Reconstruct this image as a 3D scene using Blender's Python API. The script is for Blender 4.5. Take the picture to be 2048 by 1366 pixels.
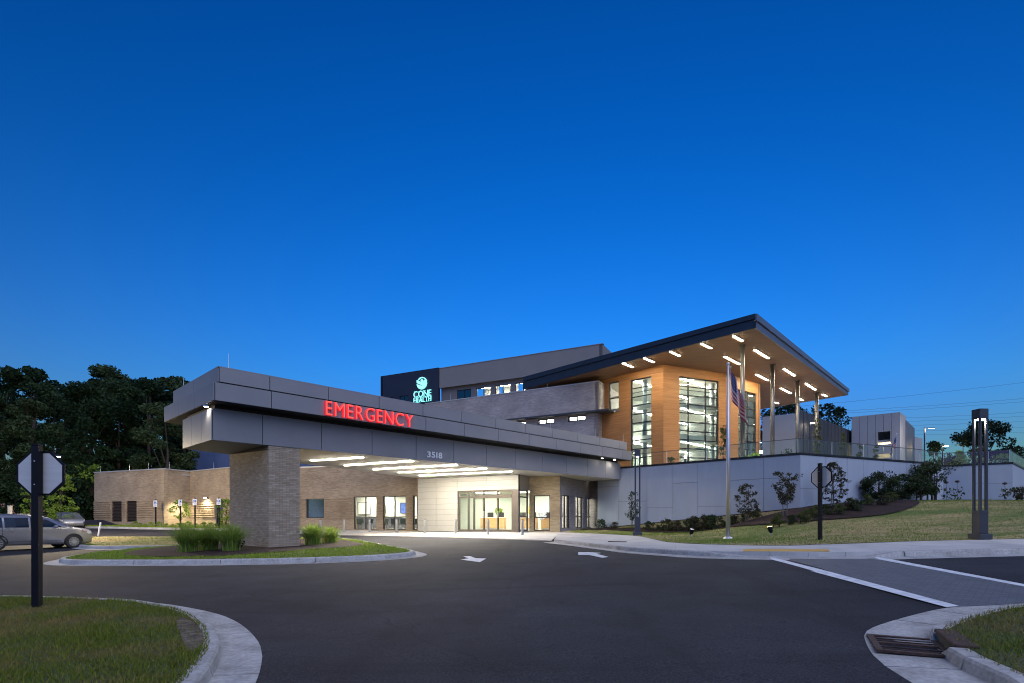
import bpy, bmesh, math, random
import numpy as np
from mathutils import Vector, Matrix, geometry

random.seed(7); rng = np.random.default_rng(7)
sc = bpy.context.scene
for o in list(bpy.data.objects): bpy.data.objects.remove(o)
COL = sc.collection
R = math.radians

# ---------------------------------------------------------------- camera, sky, sun, exposure
EYE = 1.65; F = 1100.0; HX = 1024.0; HY = 1041.0
cam = bpy.data.cameras.new('camera'); camo = bpy.data.objects.new('camera', cam); COL.objects.link(camo)
camo.location = (0, 0, EYE); camo.rotation_euler = (math.pi/2, 0, 0)
cam.sensor_width = 36; cam.lens = 36*F/2048; cam.shift_y = (HY-683)/2048; cam.clip_end = 4000; cam.clip_start = .05
sc.camera = camo

SUN_EL, SUN_AZ = 3.2, 188.0
w = bpy.data.worlds.new('World'); sc.world = w; w.use_nodes = True
nt = w.node_tree; bg = nt.nodes['Background']
sky = nt.nodes.new('ShaderNodeTexSky'); sky.sky_type = 'NISHITA'; sky.sun_disc = False
sky.sun_elevation = R(SUN_EL); sky.sun_rotation = R(SUN_AZ)
sky.ozone_density = 6; sky.air_density = 1.25; sky.dust_density = 1.0
gm = nt.nodes.new('ShaderNodeGamma'); gm.inputs[1].default_value = 1.65
tn = nt.nodes.new('ShaderNodeMix'); tn.data_type = 'RGBA'; tn.blend_type = 'MULTIPLY'; tn.inputs[0].default_value = 1; tn.inputs[7].default_value = (.25, 1.62, 1.08, 1)   # film response of the long dusk exposure
nt.links.new(sky.outputs[0], gm.inputs[0]); nt.links.new(gm.outputs[0], tn.inputs[6]); 
tcw = nt.nodes.new('ShaderNodeTexCoord'); sx = nt.nodes.new('ShaderNodeSeparateXYZ'); nt.links.new(tcw.outputs['Generated'], sx.inputs[0])   # pale band of haze low in the sky, the same all round
iv = nt.nodes.new('ShaderNodeMath'); iv.operation = 'SUBTRACT'; iv.inputs[0].default_value = 1; iv.use_clamp = True; nt.links.new(sx.outputs[2], iv.inputs[1])
pwz = nt.nodes.new('ShaderNodeMath'); pwz.operation = 'POWER'; pwz.inputs[1].default_value = 7; nt.links.new(iv.outputs[0], pwz.inputs[0])
hz = nt.nodes.new('ShaderNodeMix'); hz.data_type = 'RGBA'; hz.blend_type = 'ADD'; hz.inputs[7].default_value = (.66, .26, .42, 1)
nt.links.new(pwz.outputs[0], hz.inputs[0]); cp = nt.nodes.new('ShaderNodeMix'); cp.data_type = 'RGBA'; cp.blend_type = 'DARKEN'; cp.inputs[0].default_value = 1; cp.inputs[7].default_value = (.5, .74, 2.5, 1); nt.links.new(tn.outputs[2], cp.inputs[6])   # the sun is long down: no bright quarter anywhere
nt.links.new(cp.outputs[2], hz.inputs[6]); nt.links.new(hz.outputs[2], bg.inputs[0])
bg.inputs[1].default_value = 0.37

sl = bpy.data.lights.new('sun', 'SUN'); so = bpy.data.objects.new('sun', sl); COL.objects.link(so)
sl.energy = 2.3; sl.angle = R(70); sl.color = (.76, .81, 1.0)
_az, _el = R(SUN_AZ-36), R(50)
so.rotation_euler = Vector((-math.sin(_az)*math.cos(_el), -math.cos(_az)*math.cos(_el), -math.sin(_el))).to_track_quat('-Z', 'Y').to_euler()
so.location = (40, -20, 30)

sc.view_settings.view_transform = 'Standard'; sc.view_settings.look = 'None'
sc.view_settings.exposure = 0.0; sc.view_settings.gamma = 1.0
sc.render.engine = 'CYCLES'
sc.cycles.use_denoising = True
try: sc.cycles.denoiser = 'OPENIMAGEDENOISE'
except Exception: pass
sc.cycles.pixel_filter_type = 'BOX'; sc.cycles.filter_width = 1.0
sc.cycles.max_bounces = 6; sc.cycles.diffuse_bounces = 3; sc.cycles.glossy_bounces = 3
sc.cycles.transmission_bounces = 4; sc.cycles.transparent_max_bounces = 12
sc.cycles.sample_clamp_indirect = 4.0; sc.cycles.caustics_reflective = False; sc.cycles.caustics_refractive = False

# ---------------------------------------------------------------- survey helpers
def at(px, py, Y):                       # a sighted point at distance Y in front of the tripod
    return Vector(((px-HX)/F*Y, Y, EYE-(py-HY)/F*Y))
def atz(px, py, z):                      # a sighted point of known height
    return at(px, py, (EYE-z)*F/(py-HY))
U2 = Vector((.6963, .7178)); V2 = Vector((-.7178, .6963))
def on_line(px, p0, p1):                 # distance along the plan line p0-p1 where the sight line px crosses it
    k = (px-HX)/F; d = (Vector(p1)-Vector(p0)).normalized()
    return (k*p0[1]-p0[0])/(d.x-k*d.y)
def zpy(py, Y): return EYE-(py-HY)/F*Y

CTRL = [(0,0,0),(-8,0,0),(8,0,.1),(-8,9.5,.02),(-3,9,.05),(7.3,9,.24),(7,16,.68),(2.6,18,.52),(-1.3,18,.38),(-9,19,.25),
 (-23.6,29.6,.22),(-25,15,.08),(-15,12,.04),(5,20,.60),(15,16.5,.78),(11.3,20,.80),(17,20,.82),(22,18,.95),(30,16,1.2),
 (-7,41,.78),(-3,36,.76),(.5,34,.75),(3,37,.78),(6.5,43,.82),(-17,45,.8),(-35,51,1.05),(-27,50,1.0),(-18,36,.62),
 (10.6,27,.62),(6.9,30.2,.65),(8,42,.82),(13.9,36.9,.95),(17.5,33.4,2.25),(22,36,2.65),(28.9,38.5,2.9),(35,38.5,2.9),
 (20.5,27,1.5),(14.8,24.5,1.05),(26,24,1.55),(32,27,2.1),(-60,60,1.1),(60,60,3.5),(-60,0,.1),(60,0,1.8),(0,70,1.1),
 (0,-20,-.2),(-40,-20,0),(40,-20,.6),(-40,30,.4),(10.5,30,.72),(11.5,33,.8)]
_P = np.array([c[:2] for c in CTRL], float); _Z = np.array([c[2] for c in CTRL], float)
def _phi(r2): return np.where(r2 > 0, .5*r2*np.log(np.maximum(r2, 1e-12)), 0)
_n = len(_P); _K = _phi(((_P[:,None]-_P[None])**2).sum(-1)) + np.eye(_n)*.8
_Q = np.hstack([np.ones((_n,1)), _P]); _A = np.block([[_K, _Q],[_Q.T, np.zeros((3,3))]])
_W = np.linalg.solve(_A, np.concatenate([_Z, np.zeros(3)]))
def gz(x, y):                            # height of the ground
    x = np.asarray(x, float); y = np.asarray(y, float); sh = x.shape
    p = np.stack([np.clip(x.ravel(), -62, 62), np.clip(y.ravel(), -22, 72)], 1)
    z = _phi(((p[:,None]-_P[None])**2).sum(-1)) @ _W[:_n] + _W[_n] + p @ _W[_n+1:]
    return z.reshape(sh)
def g1(x, y): return float(gz(np.array([x]), np.array([y]))[0])
_YS = np.linspace(2.5, 90, 1800)
def gp(px, py, dz=0.0):                  # where a sight line meets the ground (raised by dz): plan point
    X = (px-HX)/F*_YS; d = EYE-(py-HY)/F*_YS-gz(X, _YS)-dz
    i = int(np.argmax(d < 0)) if (d < 0).any() else len(d)-1
    if i == 0: i = 1
    t = d[i-1]/(d[i-1]-d[i]+1e-9); Y = _YS[i-1]+t*(_YS[i]-_YS[i-1])
    return ((px-HX)/F*Y, Y)

# ---------------------------------------------------------------- materials
MATS = {}
def nodes_of(name):
    m = bpy.data.materials.new(name); m.use_nodes = True
    t = m.node_tree; b = t.nodes['Principled BSDF']; MATS[name] = m
    return m, t, b
def mat(name, col, rough=.7, metal=0, var=.12, scale=3., bump=0., bscale=40., spec=.5, detail=4, coat=0, stretch=None):
    m, t, b = nodes_of(name)
    b.inputs['Roughness'].default_value = rough; b.inputs['Metallic'].default_value = metal
    b.inputs['Specular IOR Level'].default_value = spec
    if coat: b.inputs['Coat Weight'].default_value = coat
    tc = t.nodes.new('ShaderNodeTexCoord'); src = tc.outputs['Object']
    if stretch:
        mp = t.nodes.new('ShaderNodeMapping'); mp.inputs['Scale'].default_value = stretch
        t.links.new(src, mp.inputs[0]); src = mp.outputs[0]
    n = t.nodes.new('ShaderNodeTexNoise'); n.inputs['Scale'].default_value = scale; n.inputs['Detail'].default_value = detail
    t.links.new(src, n.inputs[0])
    mx = t.nodes.new('ShaderNodeMix'); mx.data_type = 'RGBA'
    mx.inputs[6].default_value = (*[c*(1-var) for c in col], 1); mx.inputs[7].default_value = (*[min(1, c*(1+var)) for c in col], 1)
    cr = t.nodes.new('ShaderNodeMapRange'); cr.inputs[1].default_value = .3; cr.inputs[2].default_value = .7
    t.links.new(n.outputs[0], cr.inputs[0]); t.links.new(cr.outputs[0], mx.inputs[0])
    t.links.new(mx.outputs[2], b.inputs['Base Color'])
    if bump:
        n2 = t.nodes.new('ShaderNodeTexNoise'); n2.inputs['Scale'].default_value = bscale; n2.inputs['Detail'].default_value = 3
        bp = t.nodes.new('ShaderNodeBump'); bp.inputs['Strength'].default_value = bump; bp.inputs['Distance'].default_value = .01
        t.links.new(src, n2.inputs[0]); t.links.new(n2.outputs[0], bp.inputs['Height']); t.links.new(bp.outputs[0], b.inputs['Normal'])
    return m
def emit(name, col, s, base=(.8,.8,.8)):
    m, t, b = nodes_of(name)
    b.inputs['Base Color'].default_value = (*base, 1)
    b.inputs['Emission Color'].default_value = (*col, 1); b.inputs['Emission Strength'].default_value = s
    return m
def ramp_by_random(t, cols, islands=True):
    rp = t.nodes.new('ShaderNodeValToRGB'); e = rp.color_ramp.elements
    while len(e) < len(cols): e.new(.5)
    for i, c in enumerate(cols): e[i].position = i/(len(cols)-1); e[i].color = (*c, 1)
    g = t.nodes.new('ShaderNodeNewGeometry'); oi = t.nodes.new('ShaderNodeObjectInfo')
    a = t.nodes.new('ShaderNodeMath'); a.operation = 'ADD'; fr = t.nodes.new('ShaderNodeMath'); fr.operation = 'FRACT'
    t.links.new(g.outputs['Random Per Island'], a.inputs[0]); t.links.new(oi.outputs['Random'], a.inputs[1])
    t.links.new(a.outputs[0], fr.inputs[0]); t.links.new((fr if islands else oi).outputs[0 if islands else 'Random'], rp.inputs[0])
    return rp
def leafmat(name, cols, rough=.6, trans=.25, dry=None, dscale=.6, vary=False, dstretch=None):
    m, t, b = nodes_of(name)
    rp = ramp_by_random(t, cols)
    if vary:                               # every tree a shade of its own
        oi = t.nodes.new('ShaderNodeObjectInfo'); hs = t.nodes.new('ShaderNodeHueSaturation'); m1 = t.nodes.new('ShaderNodeMapRange'); m1.inputs[3].default_value = .4; m1.inputs[4].default_value = 1.15
        m2 = t.nodes.new('ShaderNodeMapRange'); m2.inputs[3].default_value = .53; m2.inputs[4].default_value = .47
        t.links.new(oi.outputs['Random'], m1.inputs[0]); t.links.new(oi.outputs['Random'], m2.inputs[0]); t.links.new(m1.outputs[0], hs.inputs['Value']); t.links.new(m2.outputs[0], hs.inputs['Hue'])
        t.links.new(rp.outputs[0], hs.inputs['Color']); rp = hs
    if dry:                                # bare and sun-dried patches of their own shape
        tc = t.nodes.new('ShaderNodeTexCoord'); n = t.nodes.new('ShaderNodeTexNoise'); n.inputs['Scale'].default_value = dscale; n.inputs['Detail'].default_value = 5
        src = tc.outputs['Object']
        if dstretch:
            mp = t.nodes.new('ShaderNodeMapping'); mp.inputs['Scale'].default_value = dstretch; t.links.new(src, mp.inputs[0]); src = mp.outputs[0]
        t.links.new(src, n.inputs[0]); mr = t.nodes.new('ShaderNodeMapRange'); mr.inputs[1].default_value = .49; mr.inputs[2].default_value = .66; mr.inputs[4].default_value = .85
        t.links.new(n.outputs[0], mr.inputs[0]); mx0 = t.nodes.new('ShaderNodeMix'); mx0.data_type = 'RGBA'; mx0.inputs[7].default_value = (*dry, 1)
        t.links.new(mr.outputs[0], mx0.inputs[0]); t.links.new(rp.outputs[0], mx0.inputs[6])
        rr = t.nodes.new('NodeReroute'); t.links.new(mx0.outputs[2], rr.inputs[0]); rp = rr
    t.links.new(rp.outputs[0], b.inputs['Base Color']); b.inputs['Roughness'].default_value = rough
    b.inputs['Specular IOR Level'].default_value = .12
    if trans:
        tr = t.nodes.new('ShaderNodeBsdfTranslucent'); mx = t.nodes.new('ShaderNodeMixShader'); mx.inputs[0].default_value = trans
        out = t.nodes['Material Output']
        t.links.new(rp.outputs[0], tr.inputs[0]); t.links.new(b.outputs[0], mx.inputs[1]); t.links.new(tr.outputs[0], mx.inputs[2]); t.links.new(mx.outputs[0], out.inputs[0])
    return m
def brickmat(name, c1, c2, mortar, bw=.30, rh=.074):
    m, t, b = nodes_of(name)
    uv = t.nodes.new('ShaderNodeTexCoord'); br = t.nodes.new('ShaderNodeTexBrick')
    br.inputs['Scale'].default_value = 1; br.inputs['Brick Width'].default_value = bw; br.inputs['Row Height'].default_value = rh
    br.inputs['Mortar Size'].default_value = .006; br.inputs['Mortar Smooth'].default_value = .2; br.inputs['Bias'].default_value = 0
    br.inputs['Color1'].default_value = (*c1, 1); br.inputs['Color2'].default_value = (*c2, 1); br.inputs['Mortar'].default_value = (*mortar, 1)
    t.links.new(uv.outputs['UV'], br.inputs[0])
    n = t.nodes.new('ShaderNodeTexNoise'); n.inputs['Scale'].default_value = .7; n.inputs['Detail'].default_value = 5
    t.links.new(uv.outputs['Object'], n.inputs[0])
    mx = t.nodes.new('ShaderNodeMix'); mx.data_type = 'RGBA'; mx.blend_type = 'MULTIPLY'; mx.inputs[0].default_value = .5
    mr = t.nodes.new('ShaderNodeMapRange'); mr.inputs[1].default_value = .3; mr.inputs[2].default_value = .7; mr.inputs[3].default_value = .6; mr.inputs[4].default_value = 1.25
    t.links.new(n.outputs[0], mr.inputs[0]); t.links.new(br.outputs[0], mx.inputs[6]); t.links.new(mr.outputs[0], mx.inputs[7])
    t.links.new(mx.outputs[2], b.inputs['Base Color']); b.inputs['Roughness'].default_value = .85
    bp = t.nodes.new('ShaderNodeBump'); bp.inputs['Strength'].default_value = .6; bp.inputs['Distance'].default_value = .006; bp.invert = True
    t.links.new(br.outputs['Fac'], bp.inputs['Height']); t.links.new(bp.outputs[0], b.inputs['Normal'])
    return m
def glassmat(name, tint=(1, 1, 1), refl=1.0, rough=.02):
    m, t, b = nodes_of(name); t.nodes.remove(b)
    tr = t.nodes.new('ShaderNodeBsdfTransparent'); tr.inputs[0].default_value = (*tint, 1)
    gl = t.nodes.new('ShaderNodeBsdfGlossy'); gl.inputs['Roughness'].default_value = rough
    lw = t.nodes.new('ShaderNodeLayerWeight'); pw = t.nodes.new('ShaderNodeMath'); pw.operation = 'POWER'; pw.inputs[1].default_value = 5
    t.links.new(lw.outputs['Facing'], pw.inputs[0])
    k = t.nodes.new('ShaderNodeMath'); k.operation = 'MULTIPLY_ADD'; k.inputs[1].default_value = .9; k.inputs[2].default_value = .04*refl; k.use_clamp = True
    mx = t.nodes.new('ShaderNodeMixShader')
    t.links.new(pw.outputs[0], k.inputs[0]); t.links.new(k.outputs[0], mx.inputs[0]); t.links.new(tr.outputs[0], mx.inputs[1]); t.links.new(gl.outputs[0], mx.inputs[2])
    t.links.new(mx.outputs[0], t.nodes['Material Output'].inputs[0])
    return m
def groundmat(name, cols, scale=1.5, rough=.9, bump=.5, bscale=60, fine=30., fineamt=.3, stretch=None, spec=.3):
    # patches of several colours under a fine grain
    m, t, b = nodes_of(name)
    tc = t.nodes.new('ShaderNodeTexCoord'); src = tc.outputs['Object']
    if stretch:
        mp = t.nodes.new('ShaderNodeMapping'); mp.inputs['Scale'].default_value = stretch
        t.links.new(src, mp.inputs[0]); src = mp.outputs[0]
    n = t.nodes.new('ShaderNodeTexNoise'); n.inputs['Scale'].default_value = scale; n.inputs['Detail'].default_value = 6; n.inputs['Roughness'].default_value = .6
    rp = t.nodes.new('ShaderNodeValToRGB'); e = rp.color_ramp.elements
    while len(e) < len(cols): e.new(.5)
    for i, c in enumerate(cols): e[i].position = .32+.36*i/(len(cols)-1); e[i].color = (*c, 1)
    n2 = t.nodes.new('ShaderNodeTexNoise'); n2.inputs['Scale'].default_value = fine; n2.inputs['Detail'].default_value = 4
    mr = t.nodes.new('ShaderNodeMapRange'); mr.inputs[1].default_value = .3; mr.inputs[2].default_value = .7; mr.inputs[3].default_value = 1-fineamt; mr.inputs[4].default_value = 1+fineamt
    mx = t.nodes.new('ShaderNodeMix'); mx.data_type = 'RGBA'; mx.blend_type = 'MULTIPLY'; mx.inputs[0].default_value = 1
    t.links.new(src, n.inputs[0]); t.links.new(src, n2.inputs[0]); t.links.new(n.outputs[0], rp.inputs[0]); t.links.new(n2.outputs[0], mr.inputs[0])
    t.links.new(rp.outputs[0], mx.inputs[6]); t.links.new(mr.outputs[0], mx.inputs[7]); t.links.new(mx.outputs[2], b.inputs['Base Color'])
    b.inputs['Roughness'].default_value = rough; b.inputs['Specular IOR Level'].default_value = spec
    n3 = t.nodes.new('ShaderNodeTexNoise'); n3.inputs['Scale'].default_value = bscale; n3.inputs['Detail'].default_value = 3
    bp = t.nodes.new('ShaderNodeBump'); bp.inputs['Strength'].default_value = bump; bp.inputs['Distance'].default_value = .012
    t.links.new(src, n3.inputs[0]); t.links.new(n3.outputs[0], bp.inputs['Height']); t.links.new(bp.outputs[0], b.inputs['Normal'])
    return m

def _asphalt():
    m, t, b = nodes_of('asphalt'); tc = t.nodes.new('ShaderNodeTexCoord'); src = tc.outputs['Object']
    def noise(scale, detail=5, stretch=None, rot=0, dist=0):
        q = src
        if stretch:
            mp = t.nodes.new('ShaderNodeMapping'); mp.inputs['Scale'].default_value = stretch; mp.inputs['Rotation'].default_value = (0,0,rot); t.links.new(src, mp.inputs[0]); q = mp.outputs[0]
        n = t.nodes.new('ShaderNodeTexNoise'); n.inputs['Scale'].default_value = scale; n.inputs['Detail'].default_value = detail; n.inputs['Distortion'].default_value = dist; t.links.new(q, n.inputs[0]); return n.outputs[0]
    def rmap(v, a, c, lo, hi):
        r = t.nodes.new('ShaderNodeMapRange'); r.inputs[1].default_value = a; r.inputs[2].default_value = c; r.inputs[3].default_value = lo; r.inputs[4].default_value = hi; t.links.new(v, r.inputs[0]); return r.outputs[0]
    def mul(a, c):
        k = t.nodes.new('ShaderNodeMath'); k.operation = 'MULTIPLY'; t.links.new(a, k.inputs[0]); t.links.new(c, k.inputs[1]); return k.outputs[0]
    v = mul(rmap(noise(.16, 6), .3, .7, .68, 1.38), rmap(noise(.9, 6, dist=.6), .3, .7, .82, 1.2))       # worn and fresh patches
    v = mul(v, rmap(noise(1.0, 4, (.10,1.6,1), .72), .54, .72, 1.0, .72))                                # tyre tracks along the drive
    v = mul(v, rmap(noise(1.0, 4, (1.3,.12,1), .25), .56, .74, 1.0, .72))
    v = mul(v, rmap(noise(42, 4), .3, .7, .35, 1.85))                                                     # aggregate
    sp = t.nodes.new('ShaderNodeTexVoronoi'); sp.inputs['Scale'].default_value = 1.1; t.links.new(src, sp.inputs[0]); v = mul(v, rmap(sp.outputs['Distance'], .03, .10, .55, 1.0))   # oil drips
    cr = t.nodes.new('ShaderNodeTexVoronoi'); cr.feature = 'DISTANCE_TO_EDGE'; cr.inputs['Scale'].default_value = .13; mp = t.nodes.new('ShaderNodeMapping'); t.links.new(src, mp.inputs[0])
    ad = t.nodes.new('ShaderNodeVectorMath'); ad.operation = 'ADD'; nz = t.nodes.new('ShaderNodeTexNoise'); nz.inputs['Scale'].default_value = .8; t.links.new(src, nz.inputs[0]); t.links.new(mp.outputs[0], ad.inputs[0]); t.links.new(nz.outputs['Color'], ad.inputs[1]); t.links.new(ad.outputs[0], cr.inputs[0])
    v = mul(v, rmap(cr.outputs['Distance'], .0008, .0028, .7, 1.0))                                       # hairline cracks
    mx = t.nodes.new('ShaderNodeMix'); mx.data_type = 'RGBA'; mx.blend_type = 'MULTIPLY'; mx.inputs[0].default_value = 1; mx.inputs[6].default_value = (.023,.0228,.0285,1)
    t.links.new(v, mx.inputs[7]); t.links.new(mx.outputs[2], b.inputs['Base Color']); b.inputs['Specular IOR Level'].default_value = .2
    b.inputs['Roughness'].default_value = .85
    bp = t.nodes.new('ShaderNodeBump'); bp.inputs['Strength'].default_value = .45; bp.inputs['Distance'].default_value = .01; t.links.new(noise(80, 3), bp.inputs['Height']); t.links.new(bp.outputs[0], b.inputs['Normal'])
_asphalt()
def _crosswalk():
    m, t, b = nodes_of('stamped_asphalt')
    uv = t.nodes.new('ShaderNodeTexCoord'); br = t.nodes.new('ShaderNodeTexBrick')
    mp = t.nodes.new('ShaderNodeMapping'); mp.inputs['Rotation'].default_value = (0, 0, R(45)); t.links.new(uv.outputs['Object'], mp.inputs[0])
    br.inputs['Scale'].default_value = 1; br.inputs['Brick Width'].default_value = .22; br.inputs['Row Height'].default_value = .11; br.inputs['Mortar Size'].default_value = .006
    br.inputs['Color1'].default_value = (.085,.087,.10,1); br.inputs['Color2'].default_value = (.11,.112,.125,1); br.inputs['Mortar'].default_value = (.05,.05,.058,1)
    t.links.new(mp.outputs[0], br.inputs[0]); t.links.new(br.outputs[0], b.inputs['Base Color']); b.inputs['Roughness'].default_value = .75
    bp = t.nodes.new('ShaderNodeBump'); bp.inputs['Strength'].default_value = .5; bp.inputs['Distance'].default_value = .006; bp.invert = True
    t.links.new(br.outputs['Fac'], bp.inputs['Height']); t.links.new(bp.outputs[0], b.inputs['Normal'])
_crosswalk()
groundmat('concrete', [(.36,.345,.33),(.44,.42,.40),(.50,.475,.455)], scale=.8, rough=.85, bump=.25, bscale=70, fine=45, fineamt=.12)
groundmat('kerb_concrete', [(.28,.265,.245),(.37,.35,.33),(.44,.42,.40)], scale=2.2, rough=.85, bump=.4, bscale=60, fine=18, fineamt=.2)
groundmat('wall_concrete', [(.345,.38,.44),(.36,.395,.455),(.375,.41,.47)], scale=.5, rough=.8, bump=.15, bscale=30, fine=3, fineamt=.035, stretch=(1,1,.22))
groundmat('lawn_soil', [(.09,.075,.035),(.06,.07,.02),(.05,.065,.018)], scale=.9, fine=25, fineamt=.4, bump=.8, bscale=40)
groundmat('dry_lawn', [(.09,.13,.03),(.16,.16,.05),(.30,.23,.11),(.22,.17,.085)], scale=.4, fine=14, fineamt=.45, bump=.8, bscale=30, stretch=(.35,1.5,1))
groundmat('mulch', [(.012,.006,.005),(.024,.011,.009),(.038,.018,.014)], scale=6, fine=35, fineamt=.5, bump=1.0, bscale=25)
groundmat('earth', [(.03,.035,.015),(.05,.05,.025)], scale=.2)
mat('road_paint', (.62,.62,.63), .7, var=.18, scale=8, bump=.2)
mat('tactile', (.52,.30,.06), .7, var=.1, scale=5)
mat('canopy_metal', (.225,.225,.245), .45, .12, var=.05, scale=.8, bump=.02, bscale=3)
mat('canopy_top_metal', (.24,.24,.26), .45, .12, var=.05, scale=.8)
mat('reveal_black', (.012,.012,.014), .6, var=.2)
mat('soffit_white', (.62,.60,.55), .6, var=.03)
mat('white_panel', (.31,.305,.29), .45, var=.04, scale=1.2)
mat('panel_back', (.10,.095,.09), .8)
mat('frame_dark', (.022,.022,.025), .4, .3, var=.1)
mat('frame_bronze', (.075,.062,.055), .4, .4, var=.1)
mat('steel', (.55,.55,.56), .32, .9, var=.06, scale=6)
mat('grey_steel', (.15,.145,.14), .4, .7, var=.08, scale=3)
mat('aluminium', (.62,.62,.64), .42, .85, var=.05, scale=3)
mat('dark_metal', (.05,.055,.07), .45, .4, var=.1)
mat('black_paint', (.006,.006,.009), .5, var=.2, spec=.2)
mat('roof_navy', (.022,.034,.055), .4, .3, var=.1)
mat('roof_edge', (.20,.21,.24), .4, .5, var=.08)
mat('roof_membrane', (.35,.35,.35), .9)
mat('sign_panel_navy', (.022,.028,.048), .5, .2, var=.12, scale=.6)
mat('tower_panel', (.235,.215,.205), .6, .1, var=.05, scale=.5)
mat('tower_recess', (.17,.155,.15), .6, var=.06)
mat('blue_panel', (.07,.10,.20), .6, var=.05, scale=.3)
mat('parapet_cap', (.5,.5,.5), .45, .4, var=.05)
def _wood():
    m, t, b = nodes_of('wood_cladding')
    tc = t.nodes.new('ShaderNodeTexCoord'); sp = t.nodes.new('ShaderNodeSeparateXYZ'); t.links.new(tc.outputs['Object'], sp.inputs[0])
    n = t.nodes.new('ShaderNodeTexNoise'); mp = t.nodes.new('ShaderNodeMapping'); mp.inputs['Scale'].default_value = (.6,.6,9)
    t.links.new(tc.outputs['Object'], mp.inputs[0]); t.links.new(mp.outputs[0], n.inputs[0]); n.inputs['Scale'].default_value = 1.2; n.inputs['Detail'].default_value = 5
    rp = t.nodes.new('ShaderNodeValToRGB'); e = rp.color_ramp.elements
    e[0].position = .3; e[0].color = (.32,.14,.04,1); e[1].position = .7; e[1].color = (.44,.21,.07,1)
    t.links.new(n.outputs[0], rp.inputs[0]); t.links.new(rp.outputs[0], b.inputs['Base Color']); b.inputs['Roughness'].default_value = .55
_wood()
mat('wood_soffit', (.23,.13,.07), .6, var=.12, scale=2, stretch=(.3,3,1))
mat('desk_wood', (.50,.30,.13), .5, var=.12, scale=2, stretch=(1,1,8))
mat('room_white', (.74,.72,.66), .8, var=.02)
mat('room_floor', (.40,.38,.34), .5, var=.1)
mat('room_green', (.42,.46,.40), .8, var=.03)
mat('room_blue', (.06,.085,.15), .7, var=.05)
mat('room_grey', (.30,.32,.34), .7, var=.05)
mat('chair_green', (.06,.10,.11), .7)
mat('yellow_plastic', (.75,.55,.05), .5)
mat('art_blue', (.06,.12,.45), .6, var=.5, scale=4)
mat('art_teal', (.2,.55,.5), .6, var=.3, scale=4)
mat('louvre_brown', (.05,.035,.03), .6, var=.08)
mat('tyre', (.018,.018,.019), .8); mat('rim', (.42,.42,.44), .35, .8)
mat('van_paint', (.40,.40,.43), .27, .75, var=.03, coat=.6); mat('car_paint_white', (.26,.26,.28), .3, .3, coat=.5)
mat('car_glass', (.010,.022,.045), .05, 0, spec=1.0); mat('lamp_amber', (.5,.25,.12), .3)  # car glass base is blue for the sky reflected in it
mat('lamp_clear', (.6,.6,.6), .2)
mat('sign_blue', (.02,.08,.35), .5, var=0); mat('sign_white', (.75,.75,.78), .5, var=.03)
mat('sign_metal', (.50,.49,.48), .42, .2, var=.06, scale=2, stretch=(.6,1,7))
mat('rust', (.055,.028,.02), .85, var=.4, scale=14, bump=.5)
mat('bark', (.055,.042,.032), .9, var=.3, scale=10, bump=.6)
mat('bark_grey', (.13,.12,.11), .9, var=.3, scale=12, bump=.4)
mat('garage_concrete', (.33,.325,.33), .8, var=.06, scale=.5)
mat('garage_dark', (.035,.037,.045), .6, var=.1); mat('perforated', (.15,.16,.18), .5, .3, var=.25, scale=1.2)
groundmat('straw', [(.05,.035,.028),(.10,.075,.055),(.17,.14,.10)], scale=7, fine=40, fineamt=.5, bump=1.0, bscale=40); mat('flag_rope', (.5,.5,.5), .8)
brickmat('brick_grey', (.28,.21,.14), (.40,.305,.21), (.26,.22,.17))
brickmat('brick_grey_lit', (.30,.23,.155), (.42,.325,.225), (.27,.225,.17))  # grey brick lightened, light on the projecting courses put into the colour
brickmat('brick_upper', (.27,.245,.245), (.37,.335,.335), (.27,.25,.25))
brickmat('brick_tan', (.33,.255,.15), (.48,.375,.23), (.30,.24,.17))
def _brickpiece():
    m, t, b = nodes_of('brick_piece')
    rp = ramp_by_random(t, [(.36,.28,.195),(.43,.34,.245),(.50,.395,.29),(.39,.305,.215),(.56,.46,.35),(.41,.325,.235)])
    n = t.nodes.new('ShaderNodeTexNoise'); n.inputs['Scale'].default_value = 60
    mx = t.nodes.new('ShaderNodeMix'); mx.data_type = 'RGBA'; mx.blend_type = 'MULTIPLY'; mx.inputs[0].default_value = .4
    t.links.new(rp.outputs[0], mx.inputs[6]); t.links.new(n.outputs[0], mx.inputs[7]); t.links.new(mx.outputs[2], b.inputs['Base Color']); b.inputs['Roughness'].default_value = .85
_brickpiece()
mat('mortar', (.20,.185,.17), .9, var=.1, scale=20)
glassmat('glass', (.93,.96,.95), .9); glassmat('rail_glass', (.94,.965,.965), 1.0); glassmat('dark_glass', (.25,.35,.5), 2.5)
emit('strip_warm', (1, .90, .73), 340); emit('strip_roof', (1, .84, .58), 155); emit('room_light', (1, .95, .80), 70); emit('atrium_light', (1, .95, .80), 280)
emit('glowing_blind', (1,.88,.66), .75); emit('lamp_glow', (1, .93, .78), 60); emit('amber_glow', (1, .62, .12), 25)
emit('sign_red', (1, .10, .075), 1.3, (.5,.02,.02)); emit('sign_red_side', (.9, .01, .02), 1.6, (.4,.01,.01))
emit('sign_teal', (.16, .85, .80), 1.15)
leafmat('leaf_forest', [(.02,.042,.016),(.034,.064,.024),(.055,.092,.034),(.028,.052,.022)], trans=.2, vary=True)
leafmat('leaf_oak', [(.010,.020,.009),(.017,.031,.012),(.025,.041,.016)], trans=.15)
leafmat('leaf_bright', [(.12,.20,.025),(.19,.30,.04),(.26,.37,.06),(.15,.24,.035)], trans=.35)  # leaf colours raised so that the young trees look lamp-lit
leafmat('leaf_shrub', [(.025,.045,.016),(.045,.07,.026),(.036,.052,.024),(.06,.065,.035)], trans=.2)
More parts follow.
